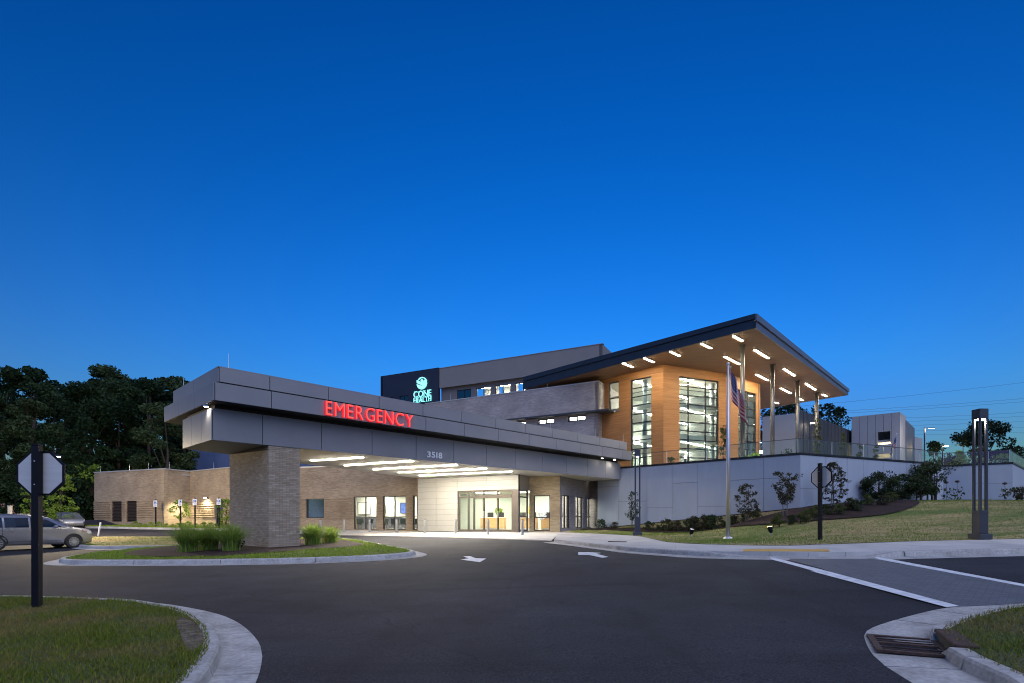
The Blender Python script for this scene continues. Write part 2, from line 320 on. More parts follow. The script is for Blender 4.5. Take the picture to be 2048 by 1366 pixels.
leafmat('leaf_red', [(.04,.05,.02),(.065,.045,.032),(.055,.07,.026),(.085,.07,.045)], trans=.2)
leafmat('leaf_olive', [(.05,.07,.02),(.08,.10,.03),(.10,.11,.04)], trans=.25)
leafmat('blade_ornamental', [(.16,.27,.04),(.24,.37,.06),(.34,.47,.09),(.18,.30,.05),(.52,.44,.18)], trans=.45)
leafmat('blade_lawn', [(.09,.125,.010),(.115,.16,.013),(.15,.19,.02),(.22,.185,.045),(.10,.135,.012)], dry=(.27,.19,.07), dscale=.8, trans=.25)
leafmat('blade_island', [(.16,.25,.02),(.21,.31,.025),(.27,.36,.04),(.18,.27,.02)], trans=.25)
leafmat('blade_dry', [(.14,.22,.03),(.11,.20,.025),(.19,.26,.05),(.10,.17,.022)], dry=(.27,.23,.09), dscale=.42, dstretch=(.35,1.5,1), trans=.2)
leafmat('flower_yellow', [(.8,.55,.02),(.7,.4,.02)], trans=.2)
def _flag():
    m, t, b = nodes_of('flag_cloth')
    uv = t.nodes.new('ShaderNodeTexCoord'); sp = t.nodes.new('ShaderNodeSeparateXYZ'); t.links.new(uv.outputs['UV'], sp.inputs[0])
    def mth(op, a, v=None):
        k = t.nodes.new('ShaderNodeMath'); k.operation = op
        (t.links.new(a, k.inputs[0]) if not isinstance(a, float) else None)
        if v is not None:
            if isinstance(v, float): k.inputs[1].default_value = v
            else: t.links.new(v, k.inputs[1])
        return k.outputs[0]
    s = mth('MULTIPLY', sp.outputs[1], 6.5); st = mth('LESS_THAN', mth('FRACT', s), .5)   # red first from the bottom
    c1 = t.nodes.new('ShaderNodeMix'); c1.data_type = 'RGBA'; c1.inputs[6].default_value = (.6,.58,.58,1); c1.inputs[7].default_value = (.35,.012,.03,1)
    t.links.new(st, c1.inputs[0])
    can = mth('MULTIPLY', mth('LESS_THAN', sp.outputs[0], .4), mth('GREATER_THAN', sp.outputs[1], 6/13))
    def wave(src, f, o):  # a grid of stars on the canton
        q = mth('FRACT', mth('MULTIPLY', src, f)); return mth('ABSOLUTE', mth('SUBTRACT', q, .5))
    ds = mth('ADD', mth('POWER', wave(sp.outputs[0], 15., 0), 2.), mth('POWER', wave(sp.outputs[1], 9.3, 0), 2.))
    star = mth('LESS_THAN', ds, .05)
    c2 = t.nodes.new('ShaderNodeMix'); c2.data_type = 'RGBA'; c2.inputs[6].default_value = (.012,.02,.12,1); c2.inputs[7].default_value = (.6,.6,.6,1)
    t.links.new(star, c2.inputs[0])
    c3 = t.nodes.new('ShaderNodeMix'); c3.data_type = 'RGBA'; t.links.new(can, c3.inputs[0]); t.links.new(c1.outputs[2], c3.inputs[6]); t.links.new(c2.outputs[2], c3.inputs[7])
    t.links.new(c3.outputs[2], b.inputs['Base Color']); b.inputs['Roughness'].default_value = .8
_flag()

# ---------------------------------------------------------------- object helpers
ORG = {}
def tag(o, label=None, cat=None, group=None, kind=None):
    if label: o['label'] = label
    if cat: o['category'] = cat
    if group: o['group'] = group
    if kind: o['kind'] = kind
    return o
def thing(name, loc, label=None, cat=None, group=None, kind=None):
    o = bpy.data.objects.new(name, None); COL.objects.link(o); o.empty_display_size = .2
    o.location = loc; ORG[o] = Vector(loc)
    return tag(o, label, cat, group, kind)
def link_mesh(name, me, m, parent=None, org=None):
    o = bpy.data.objects.new(name, me); COL.objects.link(o)
    if m and not me.materials: me.materials.append(MATS[m])
    if parent: o.parent = parent; ORG[o] = ORG.get(parent, Vector((0,0,0)))
    else:
        ORG[o] = Vector(org) if org is not None else Vector((0,0,0)); o.location = ORG[o]
    return o
def add_uv(me):
    uv = me.uv_layers.new(name='UVMap').data
    for p in me.polygons:
        n = p.normal
        if abs(n.z) > .7: f = lambda c: (c.x, c.y)
        else:
            tx = Vector((-n.y, n.x)).normalized(); f = lambda c: (c.x*tx.x+c.y*tx.y, c.z)
        for li in p.loop_indices: uv[li].uv = f(me.vertices[me.loops[li].vertex_index].co)
class MB:
    def __init__(s): s.v = []; s.f = []
    def add(s, vs, fs):
        k = len(s.v); s.v += [tuple(v) for v in vs]; s.f += [tuple(i+k for i in f) for f in fs]; return s
    def box(s, x0, x1, y0, y1, z0, z1):
        return s.add([(x0,y0,z0),(x1,y0,z0),(x1,y1,z0),(x0,y1,z0),(x0,y0,z1),(x1,y0,z1),(x1,y1,z1),(x0,y1,z1)],
                     [(0,3,2,1),(4,5,6,7),(0,1,5,4),(1,2,6,5),(2,3,7,6),(3,0,4,7)])
    def obox(s, o, du, dv, dw):          # box from corner o along three vectors
        o, du, dv, dw = Vector(o), Vector(du), Vector(dv), Vector(dw)
        P = [o, o+du, o+du+dv, o+dv, o+dw, o+du+dw, o+du+dv+dw, o+dv+dw]
        fs = [(0,3,2,1),(4,5,6,7),(0,1,5,4),(1,2,6,5),(2,3,7,6),(3,0,4,7)]
        if du.cross(dv).dot(dw) < 0: fs = [f[::-1] for f in fs]
        return s.add(P, fs)
    def prism(s, poly, z0, z1):          # plan polygon raised from z0 to z1 (numbers or one per corner)
        n = len(poly); a = sum(poly[i][0]*poly[(i+1)%n][1]-poly[(i+1)%n][0]*poly[i][1] for i in range(n))
        zz0 = z0 if hasattr(z0, '__len__') else [z0]*n; zz1 = z1 if hasattr(z1, '__len__') else [z1]*n
        idx = list(range(n)) if a > 0 else list(range(n))[::-1]
        vs = [(poly[i][0], poly[i][1], zz0[i]) for i in idx]+[(poly[i][0], poly[i][1], zz1[i]) for i in idx]
        return s.add(vs, [tuple(range(n))[::-1], tuple(range(n, 2*n))]+[(i, (i+1)%n, n+(i+1)%n, n+i) for i in range(n)])
    def tube(s, pts, rad, n=8, cap=True):
        pts = [Vector(p) for p in pts]; rs = rad if hasattr(rad, '__len__') else [rad]*len(pts); vs = []
        for i, p in enumerate(pts):
            d = (pts[min(i+1, len(pts)-1)]-pts[max(i-1, 0)]).normalized()
            a = d.orthogonal().normalized() if abs(d.z) < .95 else Vector((1,0,0)).cross(d).normalized(); b = d.cross(a)
            for k in range(n):
                t = 2*math.pi*k/n; vs.append(p+(a*math.cos(t)+b*math.sin(t))*rs[i])
        fs = [(i*n+k, i*n+(k+1)%n, (i+1)*n+(k+1)%n, (i+1)*n+k) for i in range(len(pts)-1) for k in range(n)]
        if cap: fs += [tuple(range(n))[::-1], tuple(range((len(pts)-1)*n, len(pts)*n))]
        return s.add(vs, fs)
    def build(s, name, m, parent=None, org=None, uv=False, smooth=False, bevel=0, kind=None):
        O = ORG[parent] if parent else (Vector(org) if org is not None else Vector((0,0,0)))
        me = bpy.data.meshes.new(name); me.from_pydata([(v[0]-O.x, v[1]-O.y, v[2]-O.z) for v in s.v], [], s.f); me.update()
        if bevel:
            bm = bmesh.new(); bm.from_mesh(me)
            bmesh.ops.bevel(bm, geom=bm.edges[:], offset=bevel, segments=1, affect='EDGES', clamp_overlap=True); bm.to_mesh(me); bm.free()
        if smooth: me.shade_smooth()
        if uv: add_uv(me)
        o = link_mesh(name, me, m, parent, org)
        if kind: o['kind'] = kind
        return o
def fast_mesh(name, verts, k):           # loose faces of k corners each
    me = bpy.data.meshes.new(name); n = len(verts); f = n//k
    me.vertices.add(n); me.vertices.foreach_set('co', np.asarray(verts, np.float32).ravel())
    me.loops.add(n); me.loops.foreach_set('vertex_index', np.arange(n, dtype=np.int32))
    me.polygons.add(f); me.polygons.foreach_set('loop_start', np.arange(0, n, k, dtype=np.int32))
    me.update(); me.validate(); return me
def copy_thing(root, loc, rotz=0, scale=1, label=None, cat=None):
    c = root.copy(); COL.objects.link(c); c.location = loc; c.rotation_euler = (0, 0, rotz); c.scale = (scale,)*3 if not hasattr(scale, '__len__') else scale
    if label: c['label'] = label
    def rec(a, b):
        for ch in list(a.children):
            d = ch.copy(); COL.objects.link(d); d.parent = b; rec(ch, d)
    rec(root, c); ORG[c] = Vector(loc); return c
def V3(p, z): return Vector((p[0], p[1], z))
def spline(pts, step=.35, closed=False):
    P = [Vector(p) for p in pts]; n = len(P); out = []
    rngI = range(n if closed else n-1)
    for i in rngI:
        if closed: a, b, c, d = P[(i-1)%n], P[i], P[(i+1)%n], P[(i+2)%n]
        else: a, b, c, d = P[max(i-1,0)], P[i], P[i+1], P[min(i+2,n-1)]
        m = max(1, int((c-b).length/step))
        for k in range(m):
            t = k/m
            out.append(.5*((2*b)+(c-a)*t+(2*a-5*b+4*c-d)*t*t+(3*b-a-3*c+d)*t**3))
    if not closed: out.append(P[-1])
    return out
def sheet(name, poly, dz, m, res=1.0, label=None, cat=None, kind='structure', parent=None, zf=None):
    poly = [Vector((p[0], p[1])) for p in poly]; n = len(poly)
    xs = [p.x for p in poly]; ys = [p.y for p in poly]
    A = np.array([(p.x, p.y) for p in poly]); pts = list(poly)
    gx, gy = np.meshgrid(np.arange(min(xs), max(xs), res), np.arange(min(ys), max(ys), res)); Q = np.stack([gx.ravel(), gy.ravel()], 1)
    ins = np.zeros(len(Q), bool)
    for i in range(n):
        (x1, y1), (x2, y2) = A[i], A[(i+1)%n]
        c = ((y1 > Q[:,1]) != (y2 > Q[:,1])) & (Q[:,0] < (x2-x1)*(Q[:,1]-y1)/((y2-y1) if y2 != y1 else 1e-9)+x1); ins ^= c
    pts += [Vector(q) for q in Q[ins]]
    r = geometry.delaunay_2d_cdt(pts, [(i, (i+1)%n) for i in range(n)], [], 1, 1e-4)
    co = np.array([(v.x, v.y) for v in r[0]]); z = (gz(co[:,0], co[:,1]) if zf is None else zf(co[:,0], co[:,1]))+dz
    me = bpy.data.meshes.new(name); fs = []
    for f in r[2]:
        a, b, c = [co[i] for i in f[:3]]
        fs.append(tuple(f) if (b[0]-a[0])*(c[1]-a[1])-(b[1]-a[1])*(c[0]-a[0]) > 0 else tuple(f)[::-1])
    me.from_pydata([(x, y, zz) for (x, y), zz in zip(co, z)], [], fs); me.update(); me.shade_smooth()
    o = link_mesh(name, me, m, parent)
    return tag(o, label, cat, None, None if parent else kind)
def strip(name, A, B, dz, m, n, parent, thick=.12, gap=.006, name_piece='slab'):   # paving slabs between two plan lines
    def samp(L, t):
        d = [0]
        for i in range(len(L)-1): d.append(d[-1]+(L[i+1]-L[i]).length)
        s = t*d[-1]
        for i in range(len(L)-1):
            if s <= d[i+1] or i == len(L)-2:
                return L[i].lerp(L[i+1], (s-d[i])/max(1e-6, d[i+1]-d[i]))
    A = [Vector(a) for a in A]; B = [Vector(b) for b in B]; sub = 4
    for k in range(n):
        t0, t1 = k/n, (k+1)/n; e = gap/ max(.1, (samp(A,t1)-samp(A,t0)).length)*(t1-t0)
        mb = MB(); rows = []
        for j in range(sub+1):
            t = t0+e+(t1-t0-2*e)*j/sub; a, b = samp(A, t), samp(B, t)
            rows.append([a.lerp(b, q/3) for q in range(4)])
        top = [[Vector((p.x, p.y, g1(p.x, p.y)+dz)) for p in r] for r in rows]
        vs = [p for r in top for p in r]+[p-Vector((0,0,thick)) for r in top for p in r]; N = (sub+1)*4
        fs = []
        for j in range(sub):
            for q in range(3): fs.append((j*4+q, j*4+q+1, (j+1)*4+q+1, (j+1)*4+q))
            fs.append((j*4, (j+1)*4, N+(j+1)*4, N+j*4)); fs.append((j*4+3, N+j*4+3, N+(j+1)*4+3, (j+1)*4+3))
        for q in range(3):
            fs.append((q, N+q, N+q+1, q+1)); fs.append((sub*4+q, sub*4+q+1, N+sub*4+q+1, N+sub*4+q))
        mb.add(vs, fs); o = mb.build(name_piece, m, parent)
        if o.data.polygons[0].normal.z < 0: o.data.flip_normals()
def kerb(curve, out, gutter=.45, h=.15, seg=3.0, closed=False, m='kerb_concrete', width=.16, skip=None, hfun=None):
    # kerb with a gutter pan, cast in lengths with open joints; out = +1 if the road lies right of the curve
    root = thing('kerb', (0,0,0), kind='structure')
    C = [Vector(c) for c in curve]; n = len(C); nor = []
    for i in range(n):
        a, b = (C[(i-1)%n], C[(i+1)%n]) if closed else (C[max(i-1,0)], C[min(i+1,n-1)])
        d = (b-a).normalized(); nor.append(Vector((d.y, -d.x))*out)
    dist = [0]
    for i in range(n-1): dist.append(dist[-1]+(C[i+1]-C[i]).length)
    prof = lambda hh: [(.03+gutter, .004), (.035, .016), (.012, hh*.8), (-.012, hh), (-width, hh+.004), (-width, -.15), (.03+gutter, -.15)]
    i = 0
    while i < n-1:
        j = i+1
        while j < n-1 and dist[j]-dist[i] < seg: j += 1
        if n-1-j < 3: j = n-1
        mb = MB(); vs = []; rows = j-i+1
        for k in range(i, j+1):
            p = C[k]
            if k == i and i > 0: p = p.lerp(C[k+1], .03/max(.04, (C[k+1]-C[k]).length))
            hh = h if hfun is None else hfun(p)
            if hh < .02: hh = .022
            for (d, z) in prof(hh):
                q = p+nor[k]*d; vs.append((q.x, q.y, g1(q.x, q.y)+z))
        L = 7; fs = []
        for r in range(rows-1):
            for q in range(L): fs.append((r*L+q, r*L+(q+1)%L, (r+1)*L+(q+1)%L, (r+1)*L+q))
        fs += [tuple(range(L)), tuple(range((rows-1)*L, rows*L))[::-1]]
        if not (skip and skip(C[(i+j)//2])):
            mb.add(vs, fs); o = mb.build('kerb_segment', m, root)
            bm = bmesh.new(); bm.from_mesh(o.data); bmesh.ops.recalc_face_normals(bm, faces=bm.faces[:]); bm.to_mesh(o.data); bm.free()
        i = j
    return root
def wall(name, p0, p1, z0, z1, th, m, parent, holes=(), uv=True, inward=1):
    # upright wall with rectangular openings (s0,s1,za,zb); thickness goes to the left of p0->p1 when inward = 1
    p0, p1 = Vector(p0), Vector(p1); d = (p1-p0); L = d.length; d.normalize(); nn = Vector((-d.y, d.x))*inward
    S = sorted({0., L}|{min(max(h[0],0),L) for h in holes}|{min(max(h[1],0),L) for h in holes}); Z = sorted({z0, z1}|{h[2] for h in holes if z0 < h[2] < z1}|{h[3] for h in holes if z0 < h[3] < z1})
    mb = MB()
    for a, b in zip(S[:-1], S[1:]):
        if b-a < 1e-4: continue
        run = None
        for za, zb in zip(Z[:-1], Z[1:]):
            sm, zm = (a+b)/2, (za+zb)/2
            if any(h[0] < sm < h[1] and h[2] < zm < h[3] for h in holes):
                if run: o = p0+d*a; mb.obox(V3(o, run[0]), V3(d*(b-a), 0), V3(nn*th, 0), (0,0,run[1]-run[0])); run = None
            else: run = (run[0] if run else za, zb)
        if run: o = p0+d*a; mb.obox(V3(o, run[0]), V3(d*(b-a), 0), V3(nn*th, 0), (0,0,run[1]-run[0]))
    return mb.build(name, m, parent, uv=uv)
def window(parent, p0, p1, s0, s1, za, zb, cols, rows, setback=.08, bar=.06, depth=.12, frame='frame_dark', glass='glass', name='window', inward=1, blind=None):
    # glazed opening: frame, mullions and transoms, each pane a sheet of glass of its own
    p0, p1 = Vector(p0), Vector(p1); d = (p1-p0).normalized(); nn = Vector((-d.y, d.x))*inward
    o = p0+nn*setback
    P = lambda s, z, k=0: V3(o+d*s+nn*k, z)
    fr = MB()
    fr.obox(P(s0,za), V3(d*(s1-s0),0), V3(nn*depth,0), (0,0,bar)); fr.obox(P(s0,zb-bar), V3(d*(s1-s0),0), V3(nn*depth,0), (0,0,bar))
    for s in (s0, s1-bar): fr.obox(P(s,za+bar), V3(d*bar,0), V3(nn*depth,0), (0,0,zb-za-2*bar))
    w_ = fr.build(name, frame, parent)
    cs = cols if hasattr(cols, '__len__') else [s0+(s1-s0)*i/cols for i in range(1, cols)]
    rs = rows if hasattr(rows, '__len__') else [za+(zb-za)*i/rows for i in range(1, rows)]
    for s in cs: MB().obox(P(s-bar/2,za+bar,.004), V3(d*bar,0), V3(nn*(depth-.01),0), (0,0,zb-za-2*bar)).build('mullion', frame, w_)
    xs = [s0+bar]+[q for s in cs for q in (s-bar/2, s+bar/2)]+[s1-bar]; zs = [za+bar]+[q for z in rs for q in (z-bar/2, z+bar/2)]+[zb-bar]
    for z in rs:
        for i in range(0, len(xs), 2): MB().obox(P(xs[i],z-bar/2,.008), V3(d*(xs[i+1]-xs[i]),0), V3(nn*(depth-.02),0), (0,0,bar)).build('transom', frame, w_)
    for i in range(0, len(xs), 2):
        for j in range(0, len(zs), 2):
            MB().obox(P(xs[i],zs[j],depth*.45), V3(d*(xs[i+1]-xs[i]),0), V3(nn*.012,0), (0,0,zs[j+1]-zs[j])).build('pane', glass, w_)
    return w_
def text_mesh(ch, size, extrude, offset=0.0, spacing=1.0):
    c = bpy.data.curves.new('letter', 'FONT'); c.body = ch; c.size = size; c.extrude = extrude; c.offset = offset; c.space_character = spacing
    o = bpy.data.objects.new('letter', c); COL.objects.link(o)
    dg = bpy.context.evaluated_depsgraph_get(); dg.update()
    me = bpy.data.meshes.new_from_object(o.evaluated_get(dg)); bpy.data.objects.remove(o); bpy.data.curves.remove(c); me.name = 'letter'; return me
def lamp(kind, loc, energy, col=(1, .9, .75), size=.3, target=None, parent=None, spot=120, blend=.6, name='light', size_y=None):
    l = bpy.data.lights.new(name, kind); o = bpy.data.objects.new(name, l); COL.objects.link(o)
    l.energy = energy; l.color = col
    if kind == 'AREA':
        l.size = size
        if size_y: l.shape = 'RECTANGLE'; l.size_y = size_y
    else: l.shadow_soft_size = size
    if kind == 'SPOT': l.spot_size = R(spot); l.spot_blend = blend
    loc = Vector(loc)
    if target is not None: o.rotation_euler = (Vector(target)-loc).to_track_quat('-Z', 'Y').to_euler()
    o.location = loc-(ORG[parent] if parent else Vector((0,0,0)))
    if parent: o.parent = parent
    return o
# ================================================================ the ground
def rect(x0, x1, y0, y1): return [(x0,y0),(x1,y0),(x1,y1),(x0,y1)]
sheet('ground', rect(-700, 700, -60, 1500), -.9, 'earth', 40, zf=lambda x, y: np.minimum(gz(x, y), .9))
sheet('woodland_floor', rect(-150, -16, 51.5, 140), .02, 'earth', 4)
sheet('road', rect(-46, 40, -10, 52), 0, 'asphalt', .5)
sheet('outer_road', rect(-110, 110, -50, 51.5), -.06, 'asphalt', 3.0)
WT = 5.78                                 # top of the retaining wall
WA, WB, WC, WD, WE, WF = (6.83,43.9),(17.5,33.4),(28.9,38.7),(32.1,40.9),(35.3,38.8),(50,52)
sheet('terrace', [(7.0,44.1),(17.5,33.7),(28.9,39.0),(32.1,41.2),(35.3,39.2),(50,53),(160,160),(-30,160),(-14,80),(4,52)], 5.3, 'concrete', 8, zf=lambda x, y: x*0)

# left lawn corner in the foreground
kl = [gp(x, y, .15) for x, y in [(-160,1188),(0,1190),(100,1192),(209,1196),(268,1199),(321,1207),(375,1219),(410,1236),(431,1260),(437,1279),(434,1297),(418,1327),(396,1356),(372,1390)]]
kl.append((-2.6, 3.2)); kl.append((-3.4, 1.0)); kl.append((-4.6, -2))
KL = spline(kl, .3); kerb(KL, -1, seg=2.0)
LAWN_L = [Vector(p)+Vector((-.0,0)) for p in KL]
def inset(curve, d):                      # move an open line sideways (left is +)
    out = []
    for i, p in enumerate(curve):
        t = (curve[min(i+1,len(curve)-1)]-curve[max(i-1,0)]).normalized(); out.append(p+Vector((-t.y, t.x))*d)
    return out
LL = inset(KL, -.155)
LAWN_L = LL+[Vector((-14,-2)), Vector((-16, 8)), Vector((LL[0].x, LL[0].y-.4))]
sheet('lawn', LAWN_L, .150, 'lawn_soil', .5)
_bp = [Vector(gp(x, y, .15)) for x, y in ((362,1236),(388,1246),(403,1262),(407,1280),(397,1297),(381,1306),(368,1290),(360,1268),(352,1250))]
BARE = spline(_bp, .15, True)
sheet('bare_patch', BARE, .158, 'straw', .15)

# right lawn corner with the storm drain
kr0 = [gp(x, y, 0) for x, y in [(2250,1196),(2048,1202),(1976,1206),(1919,1212),(1868,1220),(1811,1234),(1757,1250),(1732,1262),(1726,1272),(1731,1288),(1744,1310),(1768,1332),(1796,1350),(1832,1372)]]
kr0 += [(3.35,4.1),(3.2,2.9),(3.5,1.2),(4.4,-.6)]
KG = spline(kr0, .25); KR = inset(KG, .72)
dr0 = Vector(gp(1850,1290,0))
def hf(p):
    if (p-hood_c).length < .5: return .022
    return .15 if p.y < 9.0 else max(.022, .15-(p.y-9.0)*.10)
da_, db_ = Vector(gp(1728,1272,0)), Vector(gp(1746,1306,0)); dax = (db_-da_).normalized(); dnn = Vector((-dax.y, dax.x)); dcc = da_.lerp(db_, .5)+dnn*.40
hood_c = dcc+dnn*.42
kerb(KR, 1, gutter=.68, width=.17, seg=.9, hfun=hf)
LR = inset(KR, .165)
LAWN_R = LR+[Vector((16, -1)), Vector((19, 9.5)), Vector((LR[0].x+2, LR[0].y-.2))]
sheet('lawn', LAWN_R, .150, 'lawn_soil', .5)

# island under the column
isl = [(-15.6,19.1),(-13,18.45),(-10,18.15),(-7,18.2),(-5,18.6),(-3.9,19.3),(-3.55,20.1),(-4.2,21.7),(-5.6,24.2),(-7.4,27.3),(-9.2,29.6),(-11.5,30.4),(-14,29.4),(-16.4,26.6),(-17.3,24),(-16.9,21.2)]
KI = spline(isl, .35, True); KI.append(KI[0]); kerb(KI, 1, gutter=.42, closed=False)
LI = inset(KI, .155)[:-1]
sheet('island_lawn', LI, .152, 'lawn_soil', .5)
mulch_i = [(-15.2,21.6),(-13,19.7),(-10.6,19.3),(-8.9,20.6),(-7.5,22.2),(-6.5,23.6),(-7.2,25.6),(-9.3,28.6),(-12,29.2),(-14.6,27.6),(-16,25)]
sheet('mulch_bed', spline(mulch_i, .4, True), .175, 'mulch', .4)

# lawn strip in front of the van, verge along the brick wing
st2 = [gp(x,y,.1) for x,y in [(172,1093.5),(260,1094),(345,1092.5),(430,1087),(478,1080),(470,1074.5),(340,1074),(176,1075.5),(150,1084)]]
KS = spline(st2, .5, True); KS.append(KS[0]); kerb(KS, 1, gutter=.3)
sheet('lawn', inset(KS, .155)[:-1], .152, 'dry_lawn', .8)
vg = spline([(-58,54),(-41,49.6),(-30.6,46.4),(-24,45.1),(-19.2,44.4),(-18.2,46.6)], .8); kerb(vg, 1, gutter=.3, seg=4)
sheet('verge', inset(vg, .155)+[Vector((-18.2,47.6)), Vector((-24,48)), Vector((-30,51.5)), Vector((-40,53.5)), Vector((-58,60))], .15, 'lawn_soil', 1.0)

# entrance apron, walk and the long lawn
ap = [gp(x, y, .03) for x, y in [(560,1066),(677,1069.5),(790,1071.5),(902,1074),(1010,1077.5),(1102,1081)]]
apw = [(3.5,38.8),(1.3,39.2),(.5,37.5),(-7.0,41.3),(-7.5,43.3),(-18.2,46.9)]
apron = thing('entrance_apron', (0,0,0), kind='structure')
strip('entrance_apron', [Vector(p) for p in ap], [Vector(p) for p in [(-18.2,46.7),(-12.5,45),(-7.6,43.2),(-6.6,41.1),(.4,37.45),(3.5,38.8)]], .03, 'concrete', 9, apron)
kw = [gp(x, y, .13) for x, y in [(1102,1079.5),(1154,1084.5),(1221,1091.5),(1270,1096.5),(1346,1101),(1405,1104),(1494,1105.5),(1640,1107),(1699,1106.5),(1850,1103),(2048,1098.5),(2300,1093)]]
KW = spline(kw, .5)
def hw(p):
    px = HX+F*p.x/p.y
    if px < 1160: return .03+max(0, (px-1102)/58)*.12
    if 1470 < px < 1740: return .024
    if 1420 < px <= 1470: return .15-(px-1420)/50*.126
    if 1740 <= px < 1800: return .024+(px-1740)/60*.126
    return .15
kerb(KW, 1, gutter=.4, hfun=hw, seg=3)
gb = [gp(x, y, .15) for x, y in [(1118,1064.5),(1180,1066.5),(1240,1069.5),(1283,1073),(1315,1080),(1337,1084),(1405,1088),(1539,1091),(1640,1088.5),(1750,1085),(1939,1079.5),(2048,1077),(2300,1069)]]
GB = spline(gb, .5)
walk = thing('sidewalk', (0,0,0), kind='structure')
strip('sidewalk', inset(KW, .165), GB, .142, 'concrete', 26, walk)
LAWN_W = [p+Vector((0,-.02)) for p in GB]+[Vector(p) for p in [(52,52),(35.3,38.6),(32.1,40.7),(28.9,38.5),(17.5,33.2),(6.9,43.6),(5.5,43.5)]]
sheet('sloping_lawn', LAWN_W, .155, 'dry_lawn', .45)
MW = spline([(5.2,41.2),(6.6,41.3),(9,39.0),(12.0,35.6),(13.0,32.8),(14.2,30.1),(16.6,28.6),(19.6,28.8),(22.8,31.0),(24.9,33.9),(25.2,36.6)], .5)
sheet('mulch_bed', MW+[Vector((17.5,33.25)), Vector((6.95,43.55)), Vector((5.0,43))], .215, 'mulch', .4)

# painted markings and the stamped crossing
def pxsheet(name, pts, dz, m, res=.25, parent=None):
    return sheet(name, [gp(x, y, dz) for x, y in pts], dz, m, res, parent=parent)
pxsheet('stamped_crossing', [(1512,1106.5),(1700,1107),(2320,1224),(2200,1217),(2048,1207),(1976,1211),(1907,1213)], .010, 'stamped_asphalt')
pxsheet('crossing_line', [(1488,1106.3),(1518.7,1106.3),(1918,1211.5),(1894,1214.5)], .018, 'road_paint')
pxsheet('crossing_line', [(1695,1107),(1719,1106.7),(2048,1168),(2320,1219),(2290,1219.5),(2048,1173)], .018, 'road_paint')
zp = lambda L: [(580+x/3.103, 860+y/3.103) for x, y in L]
pxsheet('road_arrow', zp([(1075,784),(1118,782),(1150,795),(1218,797),(1178,820),(1058,803),(1110,797)]), .014, 'road_paint')
pxsheet('road_arrow', zp([(1788,758),(1850,757),(1930,763),(1900,768),(1977,787),(1940,793),(1860,776),(1790,775)]), .014, 'road_paint')
tp = sheet('tactile_paving', [gp(x, y, .15) for x, y in [(1484,1102.6),(1488,1098),(1656,1098.3),(1660,1103)]], .150, 'tactile', .4)
a0, b0 = Vector(gp(1489,1100.3,.15)), Vector(gp(1655,1100.6,.15)); nrm = Vector((-(b0-a0).y, (b0-a0).x)).normalized()
dm = MB().tube([(0,0,0),(0,0,.006)], [.024,.014], 6); dme = None
for i in range(26):
    for j in range(6):
        p = a0.lerp(b0, (i+.5)/26)+nrm*(j-2.5)*.11
        if dme is None:
            o = dm.build('dome', 'tactile', tp); dme = o.data
        else: o = link_mesh('dome', dme, None, tp)
        o.location = (p.x, p.y, g1(p.x, p.y)+.149)

# storm drains
def drain(c, ax, name, label, L=1.25, Wd=.6, big=True):
    ax = Vector(ax).normalized(); n = Vector((-ax.y, ax.x)); z = g1(*c)
    t = thing(name, (c[0], c[1], z), label, 'drain')
    o = Vector(c)-ax*L/2-n*Wd/2
    fr = MB(); k = .07
    for (p, a, b) in ((o, ax*L, n*k), (o+n*(Wd-k), ax*L, n*k), (o+n*k, ax*k, n*(Wd-2*k)), (o+ax*(L-k)+n*k, ax*k, n*(Wd-2*k)), (o+ax*(L/2-k/2)+n*k, ax*k, n*(Wd-2*k))):
        fr.obox(V3(p, z+.012), V3(a,0), V3(b,0), (0,0,.03))
    fr.build('frame', 'rust', t)
    MB().obox(V3(o+ax*k+n*k, z+.012), V3(ax*(L-2*k),0), V3(n*(Wd-2*k),0), (0,0,.006)).build('pit_shade', 'reveal_black', t)  # black plate drawn in for the shade of the opening
    for i in (2, 5):
        for h in (0, 1):
            q = o+ax*(k+.03+h*(L/2)+i*((L/2-k*1.5)/9.)); MB().obox(V3(q+n*k, z+.019), V3(ax*.022,0), V3(n*(Wd-2*k),0), (0,0,.014)).build('bar', 'rust', t)
    # kerb hood and a black block, the painted shade of its throat
    h = o+n*Wd
    MB().obox(V3(h, z+.02), V3(ax*L,0), V3(n*.10,0), (0,0,.10)).build('throat', 'reveal_black', t)
    MB().obox(V3(h-n*.02, z+.125), V3(ax*L,0), V3(n*.22,0), (0,0,.05)).build('hood', 'rust', t, bevel=.012)
    return t
dc = Vector(gp(1792,1297,0)); ai = Vector(gp(1752,1283,0)); bi = Vector(gp(1835,1320,0))
drain(tuple(dcc), tuple(dax), 'storm_drain', 'rusty iron storm drain set in the concrete gutter at the lawn corner', L=1.0, Wd=.74)
dp = Vector(gp(1224,1090,.02)); drain((dp.x+.15, dp.y-.02), (1,-.55), 'storm_drain', 'small rusty kerb inlet in the walk below the forked column lamp by the doors', L=.8, Wd=.3)
